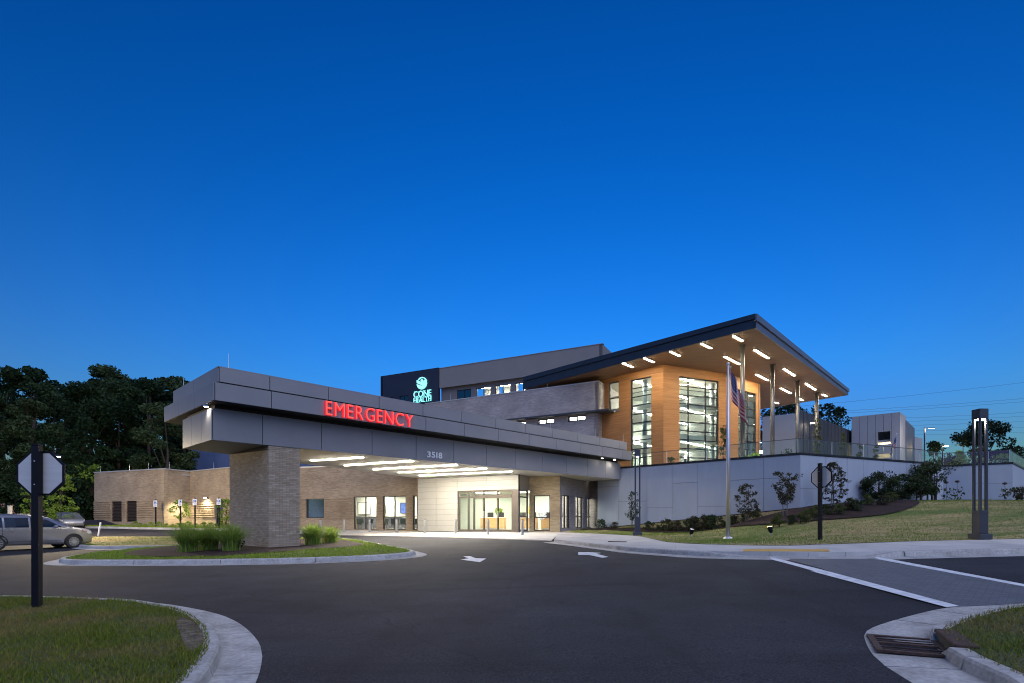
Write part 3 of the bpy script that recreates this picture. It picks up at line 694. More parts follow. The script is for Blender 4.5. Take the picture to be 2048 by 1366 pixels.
# ================================================================ entrance canopy
O2 = Vector((-11.75, 21.57))
def CP(a, b): return O2+U2*a+V2*b
ZS, ZL, ZM0, ZM1, ZT = 4.81, 6.06, 6.25, 6.95, 7.61
BS = .375
def bk(b0, a): return b0+BS*a
canopy = thing('entrance_canopy', V3(CP(2.5,2), .4), 'long grey metal entrance canopy on a brick pier with a glowing red sign', 'canopy')
AE = on_line(1240, CP(0,0), CP(10,0)); AEM = on_line(1263, CP(0,-.79), CP(10,-.79))
c0 = MB().prism([CP(.05,.05),CP(AE-.05,.05),CP(AE-.05,bk(3.7,AE)),CP(.05,3.7)], ZS+.06, ZL-.01); c0.build('core', 'panel_back', canopy)
MB().prism([CP(.12,.12),CP(AE-.12,.12),CP(AE-.12,bk(3.6,AE)),CP(.12,3.6)], ZL-.02, ZM0+.01).build('reveal', 'reveal_black', canopy)
mid = [(-.17,-.79),(AEM,-.79),(AEM,bk(6.0,AEM)),(-.17,6.0)]; top = [(.1,-.43),(AEM-.1,-.43),(AEM-.1,bk(5.6,AEM)),(.1,5.6)]
def shrink(p, e): return [CP(p[0][0]+e,p[0][1]+e), CP(p[1][0]-e,p[1][1]+e), CP(p[2][0]-e,p[2][1]-e), CP(p[3][0]+e,p[3][1]-e)]
MB().prism(shrink(mid,.05), ZM0, ZM1-.03).build('core', 'frame_dark', canopy)
MB().prism(shrink(top,.06), ZM1-.025, ZT-.02).build('core', 'frame_dark', canopy)
MB().prism(shrink(top,-.03), ZT-.015, ZT+.03).build('coping', 'canopy_top_metal', canopy)
# soffit: bare metal over the pier head, white under the lights
a1 = on_line(600, CP(0,0), CP(10,0)); ap0 = on_line(537, CP(0,0), CP(10,0))
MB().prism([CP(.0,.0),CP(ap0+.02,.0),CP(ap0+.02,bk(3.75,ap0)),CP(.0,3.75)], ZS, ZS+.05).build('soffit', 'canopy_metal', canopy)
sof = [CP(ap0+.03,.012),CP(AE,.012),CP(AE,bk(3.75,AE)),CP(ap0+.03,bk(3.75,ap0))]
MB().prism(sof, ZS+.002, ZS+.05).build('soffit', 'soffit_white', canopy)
def panels(pa, pb, z0, z1, cuts, m, th=.035, gap=.03, name='panel', parent=None):
    pa, pb = Vector(pa), Vector(pb); d = (pb-pa).normalized(); n = Vector((d.y, -d.x))      # right of the direction = outside
    for s0, s1 in zip(cuts[:-1], cuts[1:]):
        MB().obox(V3(pa+d*(s0+gap/2), z0), V3(d*(s1-s0-gap), 0), V3(n*th, 0), (0,0,z1-z0)).build(name, m, parent or canopy)
low = [0.]+[on_line(x, CP(0,0), CP(10,0)) for x in (524.6,642.6,743.4,831.5,905.5,972.5,1029.6,1084,1132.7,1174.6,1210)]+[AE]
panels(CP(0,.0), CP(10,.0), ZS+.004, ZL, low, 'canopy_metal')
panels(CP(0,3.75), CP(0,0), ZS+.004, ZL, [0,1.25,2.5,3.75], 'canopy_metal')
panels(CP(AE,0), CP(AE,10), ZS+.004, ZL, [0,2.5,5,7.5,10,bk(3.75,AE)], 'canopy_metal')
pb0, pb1 = CP(0,3.75), CP(AE,bk(3.75,AE)); LB = (pb1-pb0).length
panels(pb1, pb0, ZS+.004, ZL, [LB*i/11 for i in range(12)], 'canopy_metal')
def ring(pl, z0, z1, first, step, m):
    q = [CP(*p) for p in pl]
    for i in range(4):
        L = (q[(i+1)%4]-q[i]).length
        if i == 0: cuts = [0.]+[first+step*k for k in range(int((L-first)/step)+1) if first+step*k < L-.4]+[L]
        else: k = max(1, round(L/2.6)); cuts = [L*j/k for j in range(k+1)]
        panels(q[i], q[(i+1)%4], z0, z1, cuts, m)
st = (low[3]-low[1])/2
ring(mid, ZM0-.02, ZM1-.04, on_line(542, CP(-.17,-.79), CP(10,-.79)), st, 'canopy_metal')
ring(top, ZM1+.09, ZT-.02, on_line(539, CP(.1,-.43), CP(10,-.43)), st, 'canopy_top_metal')
MB().prism(shrink(mid,.02), ZM0-.03, ZM0-.004).build('soffit', 'reveal_black', canopy)
# linear lights let into the soffit
for k, (x0, y0, x1, y1) in enumerate([(130,188,455,167),(338,217,765,190),(515,242,1038,214),(670,263,1222,237),(803,282,1380,256)]):
    p, q = atz(580+x0/3.103, 860+y0/3.103, ZS), atz(580+x1/3.103, 860+y1/3.103, ZS)
    d = (q-p); L = d.length; d.normalize(); n = Vector((-d.y, d.x, 0))
    t = thing('linear_light', p, 'long white linear ceiling light recessed in the canopy soffit', 'ceiling light', 'linear lights under the canopy')
    MB().obox(p-n*.07-Vector((0,0,.004)), d*L, n*.14, (0,0,-.02)).build('frame', 'soffit_white', t)
    MB().obox(p-n*.045+d*.04-Vector((0,0,.026)), d*(L-.08), n*.09, (0,0,-.012)).build('diffuser', 'strip_warm', t)
# small floodlights tucked into the reveal
for (a, b, tg, pw) in ((-.12, .35, CP(-.02,.15), 90), (AE-1.5, -.5, CP(AE-1.5,0), 55), (AE-3.1,-.5, CP(AE-3.1,0), 10)):
    p = CP(a, b); t = thing('reveal_light', V3(p, ZM0-.05), 'small floodlight tucked under the projecting band of the canopy washing the panels below', 'light', 'floodlights under the canopy band')
    MB().box(p.x-.09, p.x+.09, p.y-.05, p.y+.05, ZM0-.10, ZM0-.035).build('housing', 'aluminium', t)
    MB().box(p.x-.07, p.x+.07, p.y-.04, p.y+.04, ZM0-.11, ZM0-.101).build('lens', 'lamp_glow', t)
    lamp('SPOT', V3(p, ZM0-.13), pw, (1,.9,.72), .04, V3(tg, 4.9), t, 140, .9)
# lightning rods on the roof edges
def rod(p, z, h=.45, where='canopy roof edge'):
    MB().tube([V3(p, z), V3(p, z+h)], [.012,.006], 5).build('lightning_rod', 'steel', org=V3(p, z))
    return bpy.context.scene.objects[-1] if False else None
def rods(pts, z, label, group):
    for p in pts:
        o = MB().tube([V3(p, z-.005), V3(p, z+.05), V3(p, z+.6)], [.03,.016,.008], 6).build('lightning_rod', 'aluminium', org=V3(p, z))
        tag(o, label, 'lightning rod', group)
rods([CP(.5,-.3), CP(.4,5.2), CP(9.5,-.3), CP(AEM-9,-.3), CP(AEM-4,-.3), CP(AEM-.4,-.3)], ZT+.03, 'thin metal lightning rod on the canopy roof edge', 'rods on the canopy roof')

# red illuminated letters
sg = thing('emergency_sign', V3(CP(on_line(650,CP(0,-.79),CP(10,-.79)), -.84), ZM0), 'red glowing channel letters spelling EMERGENCY on the canopy fascia', 'sign')
def letters(root, txt, pa, dirv, width, cap, z, m, side, depth, offset, spacing=1.0, aspect=None):
    # separate letters along a plan direction, cap height and overall width as measured
    mes = []; x = 0; caps = None
    for ch in txt:
        if ch == ' ': x += .35; continue
        me = text_mesh(ch, 1.0, 0.0 if not depth else .5, offset)
        co = np.array([v.co for v in me.vertices]); mes.append((me, co, x)); x += co[:,0].max()-co[:,0].min()+.14*spacing
    W = x-.14*spacing; H = max((c[:,1].max()-c[:,1].min()) for _, c, _ in mes) if len(txt) > 4 else max(c[:,1].max() for _, c, _ in mes)
    ref = next(c for (_, c, _), ch in zip(mes, txt.replace(' ','')) if ch in 'EHN3518L'); H = ref[:,1].max()-ref[:,1].min(); y0 = ref[:,1].min()
    sx, sy = width/W, cap/H; dv = V3(dirv.normalized(), 0); nv = Vector((dv.y, -dv.x, 0)); O = ORG[root]
    for me, co, xo in mes:
        for v in me.vertices:
            c = v.co; p = V3(pa, z)+dv*((c.x-co[:,0].min()+xo)*sx)+Vector((0,0,(c.y-y0)*sy))+nv*((c.z+.5)*depth)
            v.co = p-O
        me.materials.clear(); me.materials.append(MATS[m]); me.materials.append(MATS[side]); me.update()
        for f in me.polygons: f.material_index = 0 if f.normal.dot(nv) > .5 else 1
        o = link_mesh('letter', me, None, root)
sa, sb = on_line(650,CP(0,-.86),CP(10,-.86)), on_line(824,CP(0,-.86),CP(10,-.86))
letters(sg, 'EMERGENCY', CP(sa, -.86), U2, sb-sa, .60, ZM0+.02, 'sign_red', 'sign_red_side', .11, -.012, 1.25)
ns = thing('address_numerals', V3(CP(on_line(854,CP(0,-.05),CP(10,-.05)), -.05), 5.0), 'white metal numerals 3518 on the lower canopy fascia', 'sign')
na, nb = on_line(854,CP(0,-.05),CP(10,-.05)), on_line(884,CP(0,-.05),CP(10,-.05))
letters(ns, '3518', CP(na, -.05), U2, nb-na, .33, 4.98, 'sign_white', 'aluminium', .03, .03, .9)

# brick pier: every brick of the face towards the drive is its own piece
pier = thing('brick_pier', V3(CP(ap0+.7,2), .35), 'thick brick pier carrying the outer end of the canopy', 'pier')
PB = bk(3.75, ap0)-.02; RH = .0752; z0p = .22; NR = int((ZS-z0p)/RH)
MB().prism([CP(ap0+.012,.024),CP(a1-.012,.024),CP(a1-.012,PB),CP(ap0+.012,PB)], z0p-.3, ZS-.003).build('mortar_core', 'mortar', pier)
blk = {}
PO = ORG[pier]
def brick_at(s0, s1, z, front=True):
    L = round(s1-s0, 4)
    if L not in blk:
        mb = MB(); d, n = V3(U2,0), V3(V2,0); mb.obox((0,0,0), d*L, n*.03, (0,0,RH-.010)); me = bpy.data.meshes.new('brick')
        me.from_pydata(mb.v, [], mb.f); me.update(); me.materials.append(MATS['brick_piece']); blk[L] = me
    o = link_mesh('brick', blk[L], None, pier); p = V3(CP(s0, random.uniform(-.002,.003)), z); o.location = p-PO
WL = a1-ap0; BLN = .30
rest = MB(); cnt = 0
for r in range(NR):
    z = z0p+r*RH; s = -.15*(r % 2)
    while s < WL-.01:
        e = min(s+BLN, WL); b = max(s, 0)
        if e-b > .04:
            if cnt < 300: brick_at(ap0+b+.004, ap0+e-.004, z); cnt += 1
            else: rest.obox(V3(CP(ap0+b+.004, 0), z), V3(U2*(e-b-.008),0), V3(V2*.03,0), (0,0,RH-.01))
        s += BLN
    for face in (0, 1):
        s = -.15*(r % 2)
        while s < PB-.01:
            e = min(s+BLN, PB); b = max(s, 0.03)
            if e-b > .03:
                k = random.uniform(-.002,.003)
                if face == 0: rest.obox(V3(CP(ap0-k, b+.004), z), V3(V2*(e-b-.008),0), V3(U2*.03,0), (0,0,RH-.01))
                else: rest.obox(V3(CP(a1+k, b+.004), z), V3(V2*(e-b-.008),0), V3(-U2*.03,0), (0,0,RH-.01))
            s += BLN
rest.build('brickwork', 'brick_piece', pier, kind='stuff')

# ================================================================ emergency department: brick wing and glazed entrance
FZ = .92
wing = thing('emergency_wing', (-14, 46, .8), 'single storey brown brick wing with banded base and bright waiting room windows', 'building')
W0,W1,W2,W3,W4,W5 = (-39.5,52.),(-30.5,48.2),(-29.7,50.7),(-24.1,47.),(-18.07,47.),(-7.3,43.3)
WZ = 6.14
def corbel(p0, p1, z0, n, skips=(), m='brick_grey', step=.2, parent=None):   # projecting brick courses of the banded base
    p0, p1 = Vector(p0), Vector(p1); d = (p1-p0); L = d.length; d.normalize(); nn = Vector((d.y, -d.x))
    for k in range(n):
        z = z0+k*step; S = [(0, L)]
        for (a, b, za, zb) in skips:
            if za-.02 < z+.04 < zb+.02:
                S = [q for (c, e) in S for q in ((c, min(e, a)), (max(c, b), e)) if q[1]-q[0] > .02]
        for c, e in S: MB().obox(V3(p0+d*c-nn*.01, z), V3(d*(e-c),0), V3(nn*.09,0), (0,0,.09)).build('brick_course', 'brick_grey_lit' if m == 'brick_grey' else m, parent or wing, uv=True)
def hs(p0, p1, xs): return [on_line(x, p0, p1) for x in xs]
# segments of the wing, left to right
l0, l1, l2, l3 = hs(W0, W1, (222.5,243.5,252,273.5))
lz0, lz1 = zpy(1043.5, 50.5), zpy(1002.5, 50.5)
wall('wall', W0, W1, .6, WZ, .35, 'brick_grey', wing, [(l0,l1,lz0,lz1),(l2,l3,lz0,lz1)])
for (a, b) in ((l0,l1),(l2,l3)):
    d = (Vector(W1)-Vector(W0)).normalized(); nn = Vector((-d.y, d.x)); p = Vector(W0)+d*a+nn*.06
    t = MB().obox(V3(p+nn*.12, lz0), V3(d*(b-a),0), V3(nn*.05,0), (0,0,lz1-lz0)).build('louvre', 'louvre_brown', wing)
    k = 14
    for i in range(k): MB().obox(V3(p, lz0+(lz1-lz0)*i/k+.01), V3(d*(b-a),0), V3(nn*.1,.05), (0,0,.03)).build('slat', 'louvre_brown', t)
corbel(W0, W1, 1.95, 8, [(l0-.1,l1+.1,lz0,lz1),(l2-.1,l3+.1,lz0,lz1)])
wall('wall', W1, W2, .6, WZ, .35, 'brick_grey', wing); 
d0, d1 = hs(W2, W3, (432,446)); dz1 = zpy(1000, 48.5)
wall('wall', W2, W3, .6, WZ, .35, 'brick_grey', wing, [(d0,d1,.9,dz1)])
corbel(W2, W3, 1.95, 8, [(d0-.1,d1+.1,.5,dz1)])
window(wing, W2, W3, d0, d1, .95, dz1, 1, [zpy(1013,48)], frame='frame_dark', name='door', glass='glass')
wall('wall', W3, W4, .6, WZ, .35, 'brick_grey', wing); corbel(W3, W4, 1.95, 8)
ho = []
q0, q1 = hs(W4, W5, (612,648)); ho.append((q0, q1, zpy(1036,46.5), zpy(997.5,46.5)))
for x0, x1 in ((707.5,752.5),(765.5,811.5),(825.5,851)):
    s0, s1 = hs(W4, W5, (x0, x1)); ho.append((s0, min(s1, 11.2), FZ, 3.62))
wall('wall', W4, W5, .5, WZ, .35, 'brick_grey', wing, ho); corbel(W4, W5, 1.85, 9, [(h[0]-.06,h[1]+.06,h[2],h[3]+.2) for h in ho])
window(wing, W4, W5, *ho[0], 1, 1, glass='dark_glass')
for h in ho[1:]: window(wing, W4, W5, *h, 2 if h[1]-h[0] > 1.2 else 1, [FZ+1.02])
capm = MB()
for a, b in zip((W0,W1,W2,W3,W4), (W1,W2,W3,W4,W5)):
    d = (Vector(b)-Vector(a)).normalized(); nn = Vector((-d.y, d.x)); capm = MB().obox(V3(Vector(a)-nn*.05, WZ+.002), V3(Vector(b)-Vector(a),0), V3(nn*.5,0), (0,0,.09)); capm.build('parapet_cap', 'parapet_cap', wing)
MB().prism([Vector(W0)+Vector((.2,.4)),Vector(W1)+Vector((.0,.5)),Vector(W2)+Vector((.3,.4)),Vector(W3)+Vector((0,.5)),Vector(W4)+Vector((0,.5)),Vector(W5)+Vector((0,.5)),(-7,58),(-38,62)], 5.75, 5.85).build('roof', 'roof_membrane', wing)
# end wall of the wing
wall('wall', (-37,62), W0, .6, WZ-.004, .35, 'brick_grey', wing)
rods([Vector(W0)+Vector((.4,.3)), (-35,50.3), (-32.6,49.3), (-30.3,48.6), (-26.5,48.9)], WZ+.092, 'thin metal lightning rod on the parapet of the low brick wing', 'rods on the wing parapet')
# white panelled entrance with the sliding doors
FA, FB, FC, FD, FE = (-7.07,41.4),(.44,37.6),(1.24,39.4),(3.4,39.0),(7.4,47.5)
e0, e1 = hs(FA, FB, (915.5,1036.2)); EZ = 3.78; LAB = (Vector(FB)-Vector(FA)).length; e1 = LAB-.02
wall('wall', FA, FB, .5, ZS-.01, .25, 'panel_back', wing, [(e0,e1,FZ,EZ)])
wall('wall', (-7.3,43.6), FA, .5, ZS-.01, .2, 'white_panel', wing)
def panel_grid(p0, p1, scuts, zcuts, m, parent, holes=(), th=.03, gap=.014):
    p0, p1 = Vector(p0), Vector(p1); d = (p1-p0).normalized(); n = Vector((d.y, -d.x))
    for a, b in zip(scuts[:-1], scuts[1:]):
        for z, y in zip(zcuts[:-1], zcuts[1:]):
            if any(h[0]-.01 <= (a+b)/2 <= h[1]+.01 and h[2] <= (z+y)/2 <= h[3] for h in holes): continue
            MB().obox(V3(p0+d*(a+gap/2), z+gap/2), V3(d*(b-a-gap),0), V3(n*th,0), (0,0,y-z-gap)).build('panel', m, parent)
zc = [.86,1.26,1.66,2.06,2.46,2.86,3.26,3.78,4.12,4.46,ZS-.01]
s8 = on_line(874, FA, FB)
panel_grid(FA, FB, [0, s8, e0], zc, 'white_panel', wing)
panel_grid(FA, FB, [e0, e0+(e1-e0)*.5, LAB], [EZ+.01,4.12,4.46,ZS-.01], 'white_panel', wing)
cols = [on_line(x, FA, FB) for x in (935.5,946.5,966,994,1023.5)]
door = window(wing, FA, FB, e0, e1, FZ, EZ, cols, [3.32], setback=.05, bar=.09, depth=.16, frame='frame_bronze', name='entrance_doors')
d = (Vector(FB)-Vector(FA)).normalized(); nn = Vector((-d.y, d.x))
MB().obox(V3(Vector(FA)+d*cols[4]-nn*.01, FZ), V3(d*(e1-cols[4]),0), V3(nn*.26,0), (0,0,EZ-FZ-.1)).build('door_jamb', 'frame_bronze', door)
MB().obox(V3(Vector(FA)+d*cols[1]-nn*.06, 3.22), V3(d*(cols[4]-cols[1]),0), V3(nn*.14,0), (0,0,.22)).build('operator_header', 'frame_bronze', door)
for s in (cols[2]+.06, cols[3]+.06):
    MB().obox(V3(Vector(FA)+d*s-nn*.03, FZ+.9), V3(d*.04,0), V3(nn*.05,0), (0,0,.5)).build('door_handle', 'steel', door)
LBC = (Vector(FC)-Vector(FB)).length
wall('wall', FB, FC, EZ, ZS-.01, .22, 'white_panel', wing)
window(wing, FB, FC, .05, LBC, FZ, EZ, 1, [FZ+1.0, 3.3], bar=.09, frame='frame_bronze')
w0_, w1_ = hs(FC, FD, (1068,1100)); w0_ = max(w0_, .25)
wall('wall', FC, FD, .5, ZS-.01, .3, 'brick_tan', wing, [(w0_,w1_,FZ,3.45)])
window(wing, FC, FD, w0_, w1_, FZ, 3.45, 1, [FZ+.95])
corbel(FC, FD, 1.85, 9, [(w0_-.05,w1_+.05,FZ,3.5)], 'brick_tan')
hf_ = []
for x0, x1 in ((1124,1140),(1151,1166),(1174,1186.5)): s0, s1 = hs(FD, FE, (x0, x1)); hf_.append((s0, s1, FZ+.15, 3.5))
wall('wall', FD, FE, .5, 5.6, .3, 'brick_upper', wing, hf_)
for h in hf_: window(wing, FD, FE, *h, 2, [FZ+1.05])
corbel(FD, FE, 1.85, 9, [(h[0]-.05,h[1]+.05,h[2],h[3]) for h in hf_], 'brick_upper')
# lobby and waiting room
MB().prism([(-18,47.6),(-7.2,43.7),(-6.9,41.7),(.4,37.95),(1.35,39.7),(3.3,39.4),(7.1,47.6),(7.2,52),(-18,54)], FZ-.12, FZ).build('floor', 'room_floor', wing)
MB().prism([(-18,47.5),(-7.2,43.75),(-6.9,41.75),(.4,37.9),(1.35,39.75),(3.3,39.35),(7.1,47.6),(7.2,52),(-18,54)], 3.95, 4.05).build('ceiling', 'room_white', wing)
for pl, m in (([(-18,53.),(-5,50.2)],'room_white'), ([(-5,50.2),(-5,47.6)],'room_white'), ([(-5,47.6),(7.1,47.3)],'room_green'), ([(-18,47.4),(-18,53.9)],'room_white'), ([(-6.0,43.6),(-5.6,47.6)],'room_white')):
    wall('partition', pl[0], pl[1], FZ, 3.95, .12, m, wing)
for (x, y, ln, ang) in ((-14.5,49.4,1.6,-.3),(-11,48.2,1.6,-.3),(-8.6,47.0,1.6,-.3),(-12.5,51,1.6,-.3),(-8,49.5,1.6,-.3),(-2.8,43.0,1.8,-.45),(-.5,41.7,1.8,-.45),(1.2,43.5,1.6,-.45),(-2,45.6,1.8,-.1),(2.4,45.5,1.6,-.1),(4.6,45.8,1.3,1.1),(3.6,42.6,1.0,1.1)):
    dd = Vector((math.cos(ang), math.sin(ang), 0)); nn_ = Vector((-dd.y, dd.x, 0)); p = Vector((x, y, 3.948))
    o = MB().obox(p-dd*ln/2-nn_*.3, dd*ln, nn_*.6, (0,0,-.03)).build('ceiling_light', 'room_light', wing)
def desk(loc, L, rz, label):
    t = thing('reception_desk', loc, label, 'desk'); x, y, z = loc; c, s = math.cos(rz), math.sin(rz)
    X, Y = Vector((c,s,0)), Vector((-s,c,0)); o = Vector(loc)
    MB().obox(o-X*L/2, X*L, Y*.6, (0,0,.95)).build('front_panel', 'desk_wood', t)
    MB().obox(o-X*(L/2+.05)-Y*.05+Vector((0,0,.952)), X*(L+.1), Y*.75, (0,0,.05)).build('counter_top', 'room_white', t)
    MB().obox(o-X*(L/2-.02)-Y*.012+Vector((0,0,.02)), X*(L-.04), Y*.01, (0,0,.1)).build('kick_plate', 'steel', t)
    for k in (-.25,.2):
        m_ = MB().obox(o+X*(L*k)+Y*.3+Vector((0,0,1.0)), X*.5, Y*.04, (0,0,.38)).build('monitor', 'frame_dark', t)
    return t
desk((-1.6,44.2,FZ), 2.0, -.3, 'lower wooden reception desk seen through the sliding doors'); desk((1.0,43.6,FZ), 1.9, -.25, 'wooden reception desk with yellow flowers behind the sliding doors')
desk((3.0,43.3,FZ), 1.3, .1, 'wooden counter seen through the narrow window beside the doors')
def vase(loc, m, label, h=.5):
    t = thing('flower_vase', loc, label, 'flowers'); p = Vector(loc)
    MB().tube([p, p+Vector((0,0,.15)), p+Vector((0,0,.22))], [.06,.09,.05], 8).build('vase', 'room_grey', t)
    c = p+Vector((0,0,.22+h/2)); n = 90
    P = rng.normal(0, 1, (n,3)); P /= np.linalg.norm(P, axis=1)[:,None]; P = P*rng.uniform(.3,1,(n,1))*np.array([.26,.26,h/2])+np.array(c-ORG[t])
    a = rng.normal(0,.05,(n,3)); b = rng.normal(0,.05,(n,3))
    link_mesh('blossom', fast_mesh('blossom', np.stack([P-a-b,P+a-b,P+a+b,P-a+b],1).reshape(-1,3), 4), m, t)
vase((1.55,43.75,FZ+1.0), 'flower_yellow', 'yellow flowers in a vase on the reception desk', .7); vase((-1.1,44.5,FZ+1.0), 'leaf_bright', 'small green potted plant on the lower reception desk'); vase((.35,43.95,FZ+1.0), 'leaf_bright', 'small green plant on the desk beside the yellow flowers', .35)
def chair(loc, rz, src=[None]):
    lab = 'dark green waiting room chair behind the tall windows'
    if src[0] is None:
        t = thing('waiting_chair', (0,0,0), lab, 'chair', 'waiting room chairs')
        MB().box(-.27,.27,-.27,.27,.40,.48).build('seat', 'chair_green', t, bevel=.02); MB().obox((-.27,.22,.48), (.54,0,0), (0,.07,0), (0,.08,.42)).build('backrest', 'chair_green', t, bevel=.02)
        for x in (-.24,.2):
            for y in (-.24,.2): MB().box(x,x+.04,y,y+.04,0,.40).build('leg', 'steel', t)
        src[0] = t; t.location = loc; t.rotation_euler = (0,0,rz); return t
    return copy_thing(src[0], loc, rz)
for (x, y, rz) in ((-12.9,46.6,.1),(-12.1,46.5,-.2),(-10.6,45.9,.1),(-9.6,45.4,2.8),(-9.0,45.6,.2),(-7.9,44.9,.3),(-13.6,48.6,2.9)): chair((x,y,FZ), rz)
yb = MB().box(-.17,.17,-.15,.15,0,.62); o = yb.build('wet_floor_bin', 'yellow_plastic', org=(0,0,0), bevel=.03); o.location = (-13.35,46.45,FZ); tag(o, 'bright yellow bin standing inside the waiting room window', 'bin')
def picture(p, d, w_, h, m, label):
    t = thing('framed_picture', p, label, 'picture'); d = Vector(d).normalized(); n = Vector((d.y,-d.x,0)); p = Vector(p)
    MB().obox(p, d*w_, n*.03, (0,0,h)).build('frame', 'frame_dark', t); MB().obox(p+d*.05+n*.03+Vector((0,0,.05)), d*(w_-.1), n*.006, (0,0,h-.1)).build('print', m, t)
picture((-14.6,52.1,2.2), (13,-2.8,0), 1.3, 1.2, 'room_white', 'white framed board on the waiting room wall'); picture((-10.4,51.2,2.3), (13,-2.8,0), 1.4, 1.0, 'art_blue', 'blue picture on the waiting room wall'); picture((-12.4,51.6,2.3), (13,-2.8,0), .6, .9, 'art_teal', 'teal picture on the waiting room wall')
# the leaf emblem on the narrow glass beside the doors
em = thing('glass_emblem', at(1084,1025,39.1), 'white leaf emblem on the narrow window beside the doors', 'emblem')
dd = V3((Vector(FD)-Vector(FC)).normalized(),0); nn3 = Vector((dd.y,-dd.x,0)); base = V3(Vector(FC)+Vector((dd.x,dd.y))*on_line(1084,FC,FD), 0)+nn3*(-.125)
for k, zc_ in enumerate((1.72,1.97)):
    for s in (-1,1):
        P = [base+dd*(s*x)+Vector((0,0,zc_+z)) for x, z in ((.02,-.02),(.30,.16),(.30,.33),(.02,.14))]
        mb = MB(); mb.add(P+[p-nn3*.006 for p in P], [(0,1,2,3),(7,6,5,4),(0,4,5,1),(1,5,6,2),(2,6,7,3),(3,7,4,0)]); mb.build('leaf_mark', 'sign_white', em)
# steel bollards along the apron
def bollard(p, src=[None]):
    z = g1(*p)+.028
    if src[0] is None:
        t = thing('bollard', (p[0],p[1],z), 'round stainless steel bollard in the row before the entrance apron', 'bollard', 'bollards along the entrance apron')
        MB().tube([V3(p,z), V3(p,z+.92)], .085, 14).build('post', 'steel', t, smooth=False); MB().tube([V3(p,z+.921), V3(p,z+.95)], [.087,.06], 14).build('cap', 'grey_steel', t)
        MB().tube([V3(p,z+.001), V3(p,z+.03)], [.13,.12], 14).build('base_ring', 'grey_steel', t)
        src[0] = t; return t
    return copy_thing(src[0], (p[0],p[1],z))
for x, y in ((641,1065.),(688,1062.5),(739,1063.2),(793,1064),(850,1066),(911,1067.4),(976,1068.8),(1044.5,1070)): bollard(gp(x, y, .03))
# ================================================================ retaining wall and glass balustrade
rw = thing('retaining_wall', V3(WB, 2.2), 'pale concrete panel retaining wall stepping up beside the lawn', 'wall')
def rwall(p0, p1, npan, seed, zrows):
    p0, p1 = Vector(p0), Vector(p1); d = (p1-p0); L = d.length; d.normalize(); n = Vector((-d.y, d.x))
    MB().obox(V3(p0+n*.06, -.3), V3(d*L,0), V3(n*.3,0), (0,0,WT+.3-.02)).build('core', 'panel_back', rw)
    rr = random.Random(seed); cuts = [0]+sorted(L*(i+rr.uniform(-.12,.12))/npan for i in range(1, npan))+[L]
    for a, b in zip(cuts[:-1], cuts[1:]):
        zs = [-.2]+sorted(rr.sample(zrows, 1))+[WT-.13]
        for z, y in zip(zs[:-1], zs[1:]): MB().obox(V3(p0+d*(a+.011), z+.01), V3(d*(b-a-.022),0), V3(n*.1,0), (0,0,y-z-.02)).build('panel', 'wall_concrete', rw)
    MB().obox(V3(p0-n*.04, WT-.125), V3(d*L,0), V3(n*.45,0), (0,0,.125)).build('coping', 'frame_dark', rw)
    return d, n, L
segs = [(WA,WB,7,1),(WB,WC,6,2),(WC,WD,2,3),(WD,WE,2,4),(WE,WF,6,5)]
rail = thing('glass_balustrade', V3(WB, WT), 'frameless glass balustrade along the top of the retaining wall', 'balustrade')
for (p0, p1, n_, sd) in segs:
    d, n, L = rwall(p0, p1, n_, sd, [2.6,3.1,3.6,4.3])
    p0 = Vector(p0); k = max(1, round(L/1.5))
    for i in range(k):
        a, b = L*i/k, L*(i+1)/k
        MB().obox(V3(p0+n*.15+d*(a+.01), WT+.02), V3(d*(b-a-.02),0), V3(n*.018,0), (0,0,.84)).build('pane', 'rail_glass', rail)
        MB().obox(V3(p0+n*.14+d*(a-.012), WT+.002), V3(d*.024,0), V3(n*.04,0), (0,0,.86)).build('clamp_post', 'aluminium', rail) if i % 2 == 0 else None
    MB().obox(V3(p0+n*.135, WT+.865), V3(d*L,0), V3(n*.05,0), (0,0,.035)).build('handrail', 'dark_metal', rail)

# ================================================================ upper brick wing
N1 = Vector((-.872,.489)); N2 = Vector((.489,.872))
ub = thing('upper_brick_wing', (0, 50, .8), 'upper brick wing with a projecting parapet band and small square windows', 'building')
UC = Vector((7.08,45.)); UL = UC+N1*17.85; UT = 13.02; UBm = 10.72
ring_ = [UC, UC+N2*5.0, UL+N2*12, UL]
wall('parapet_band', UL, UC, UBm, UT, .3, 'brick_upper', ub); wall('parapet_band', UC, UC+N2*5.0, UBm, UT-.004, .3, 'brick_upper', ub)
MB().prism([UL+Vector((.3,.3)), UC+Vector((-.2,.35)), UC+N2*5, UL+N2*12], UT-.5, UT-.4).build('roof', 'roof_membrane', ub)
d = (UC-UL).normalized(); nn = Vector((-d.y, d.x)); L = (UC-UL).length
MB().obox(V3(UL-nn*.04, UT+.002), V3(d*(L+.04),0), V3(nn*.45,0), (0,0,.07)).build('parapet_cap', 'parapet_cap', ub)
MB().obox(V3(UC+d*.04+nn*.42, UT+.001), V3(N2*4.6,0), V3(-d*.42,0), (0,0,.07)).build('parapet_cap', 'parapet_cap', ub)
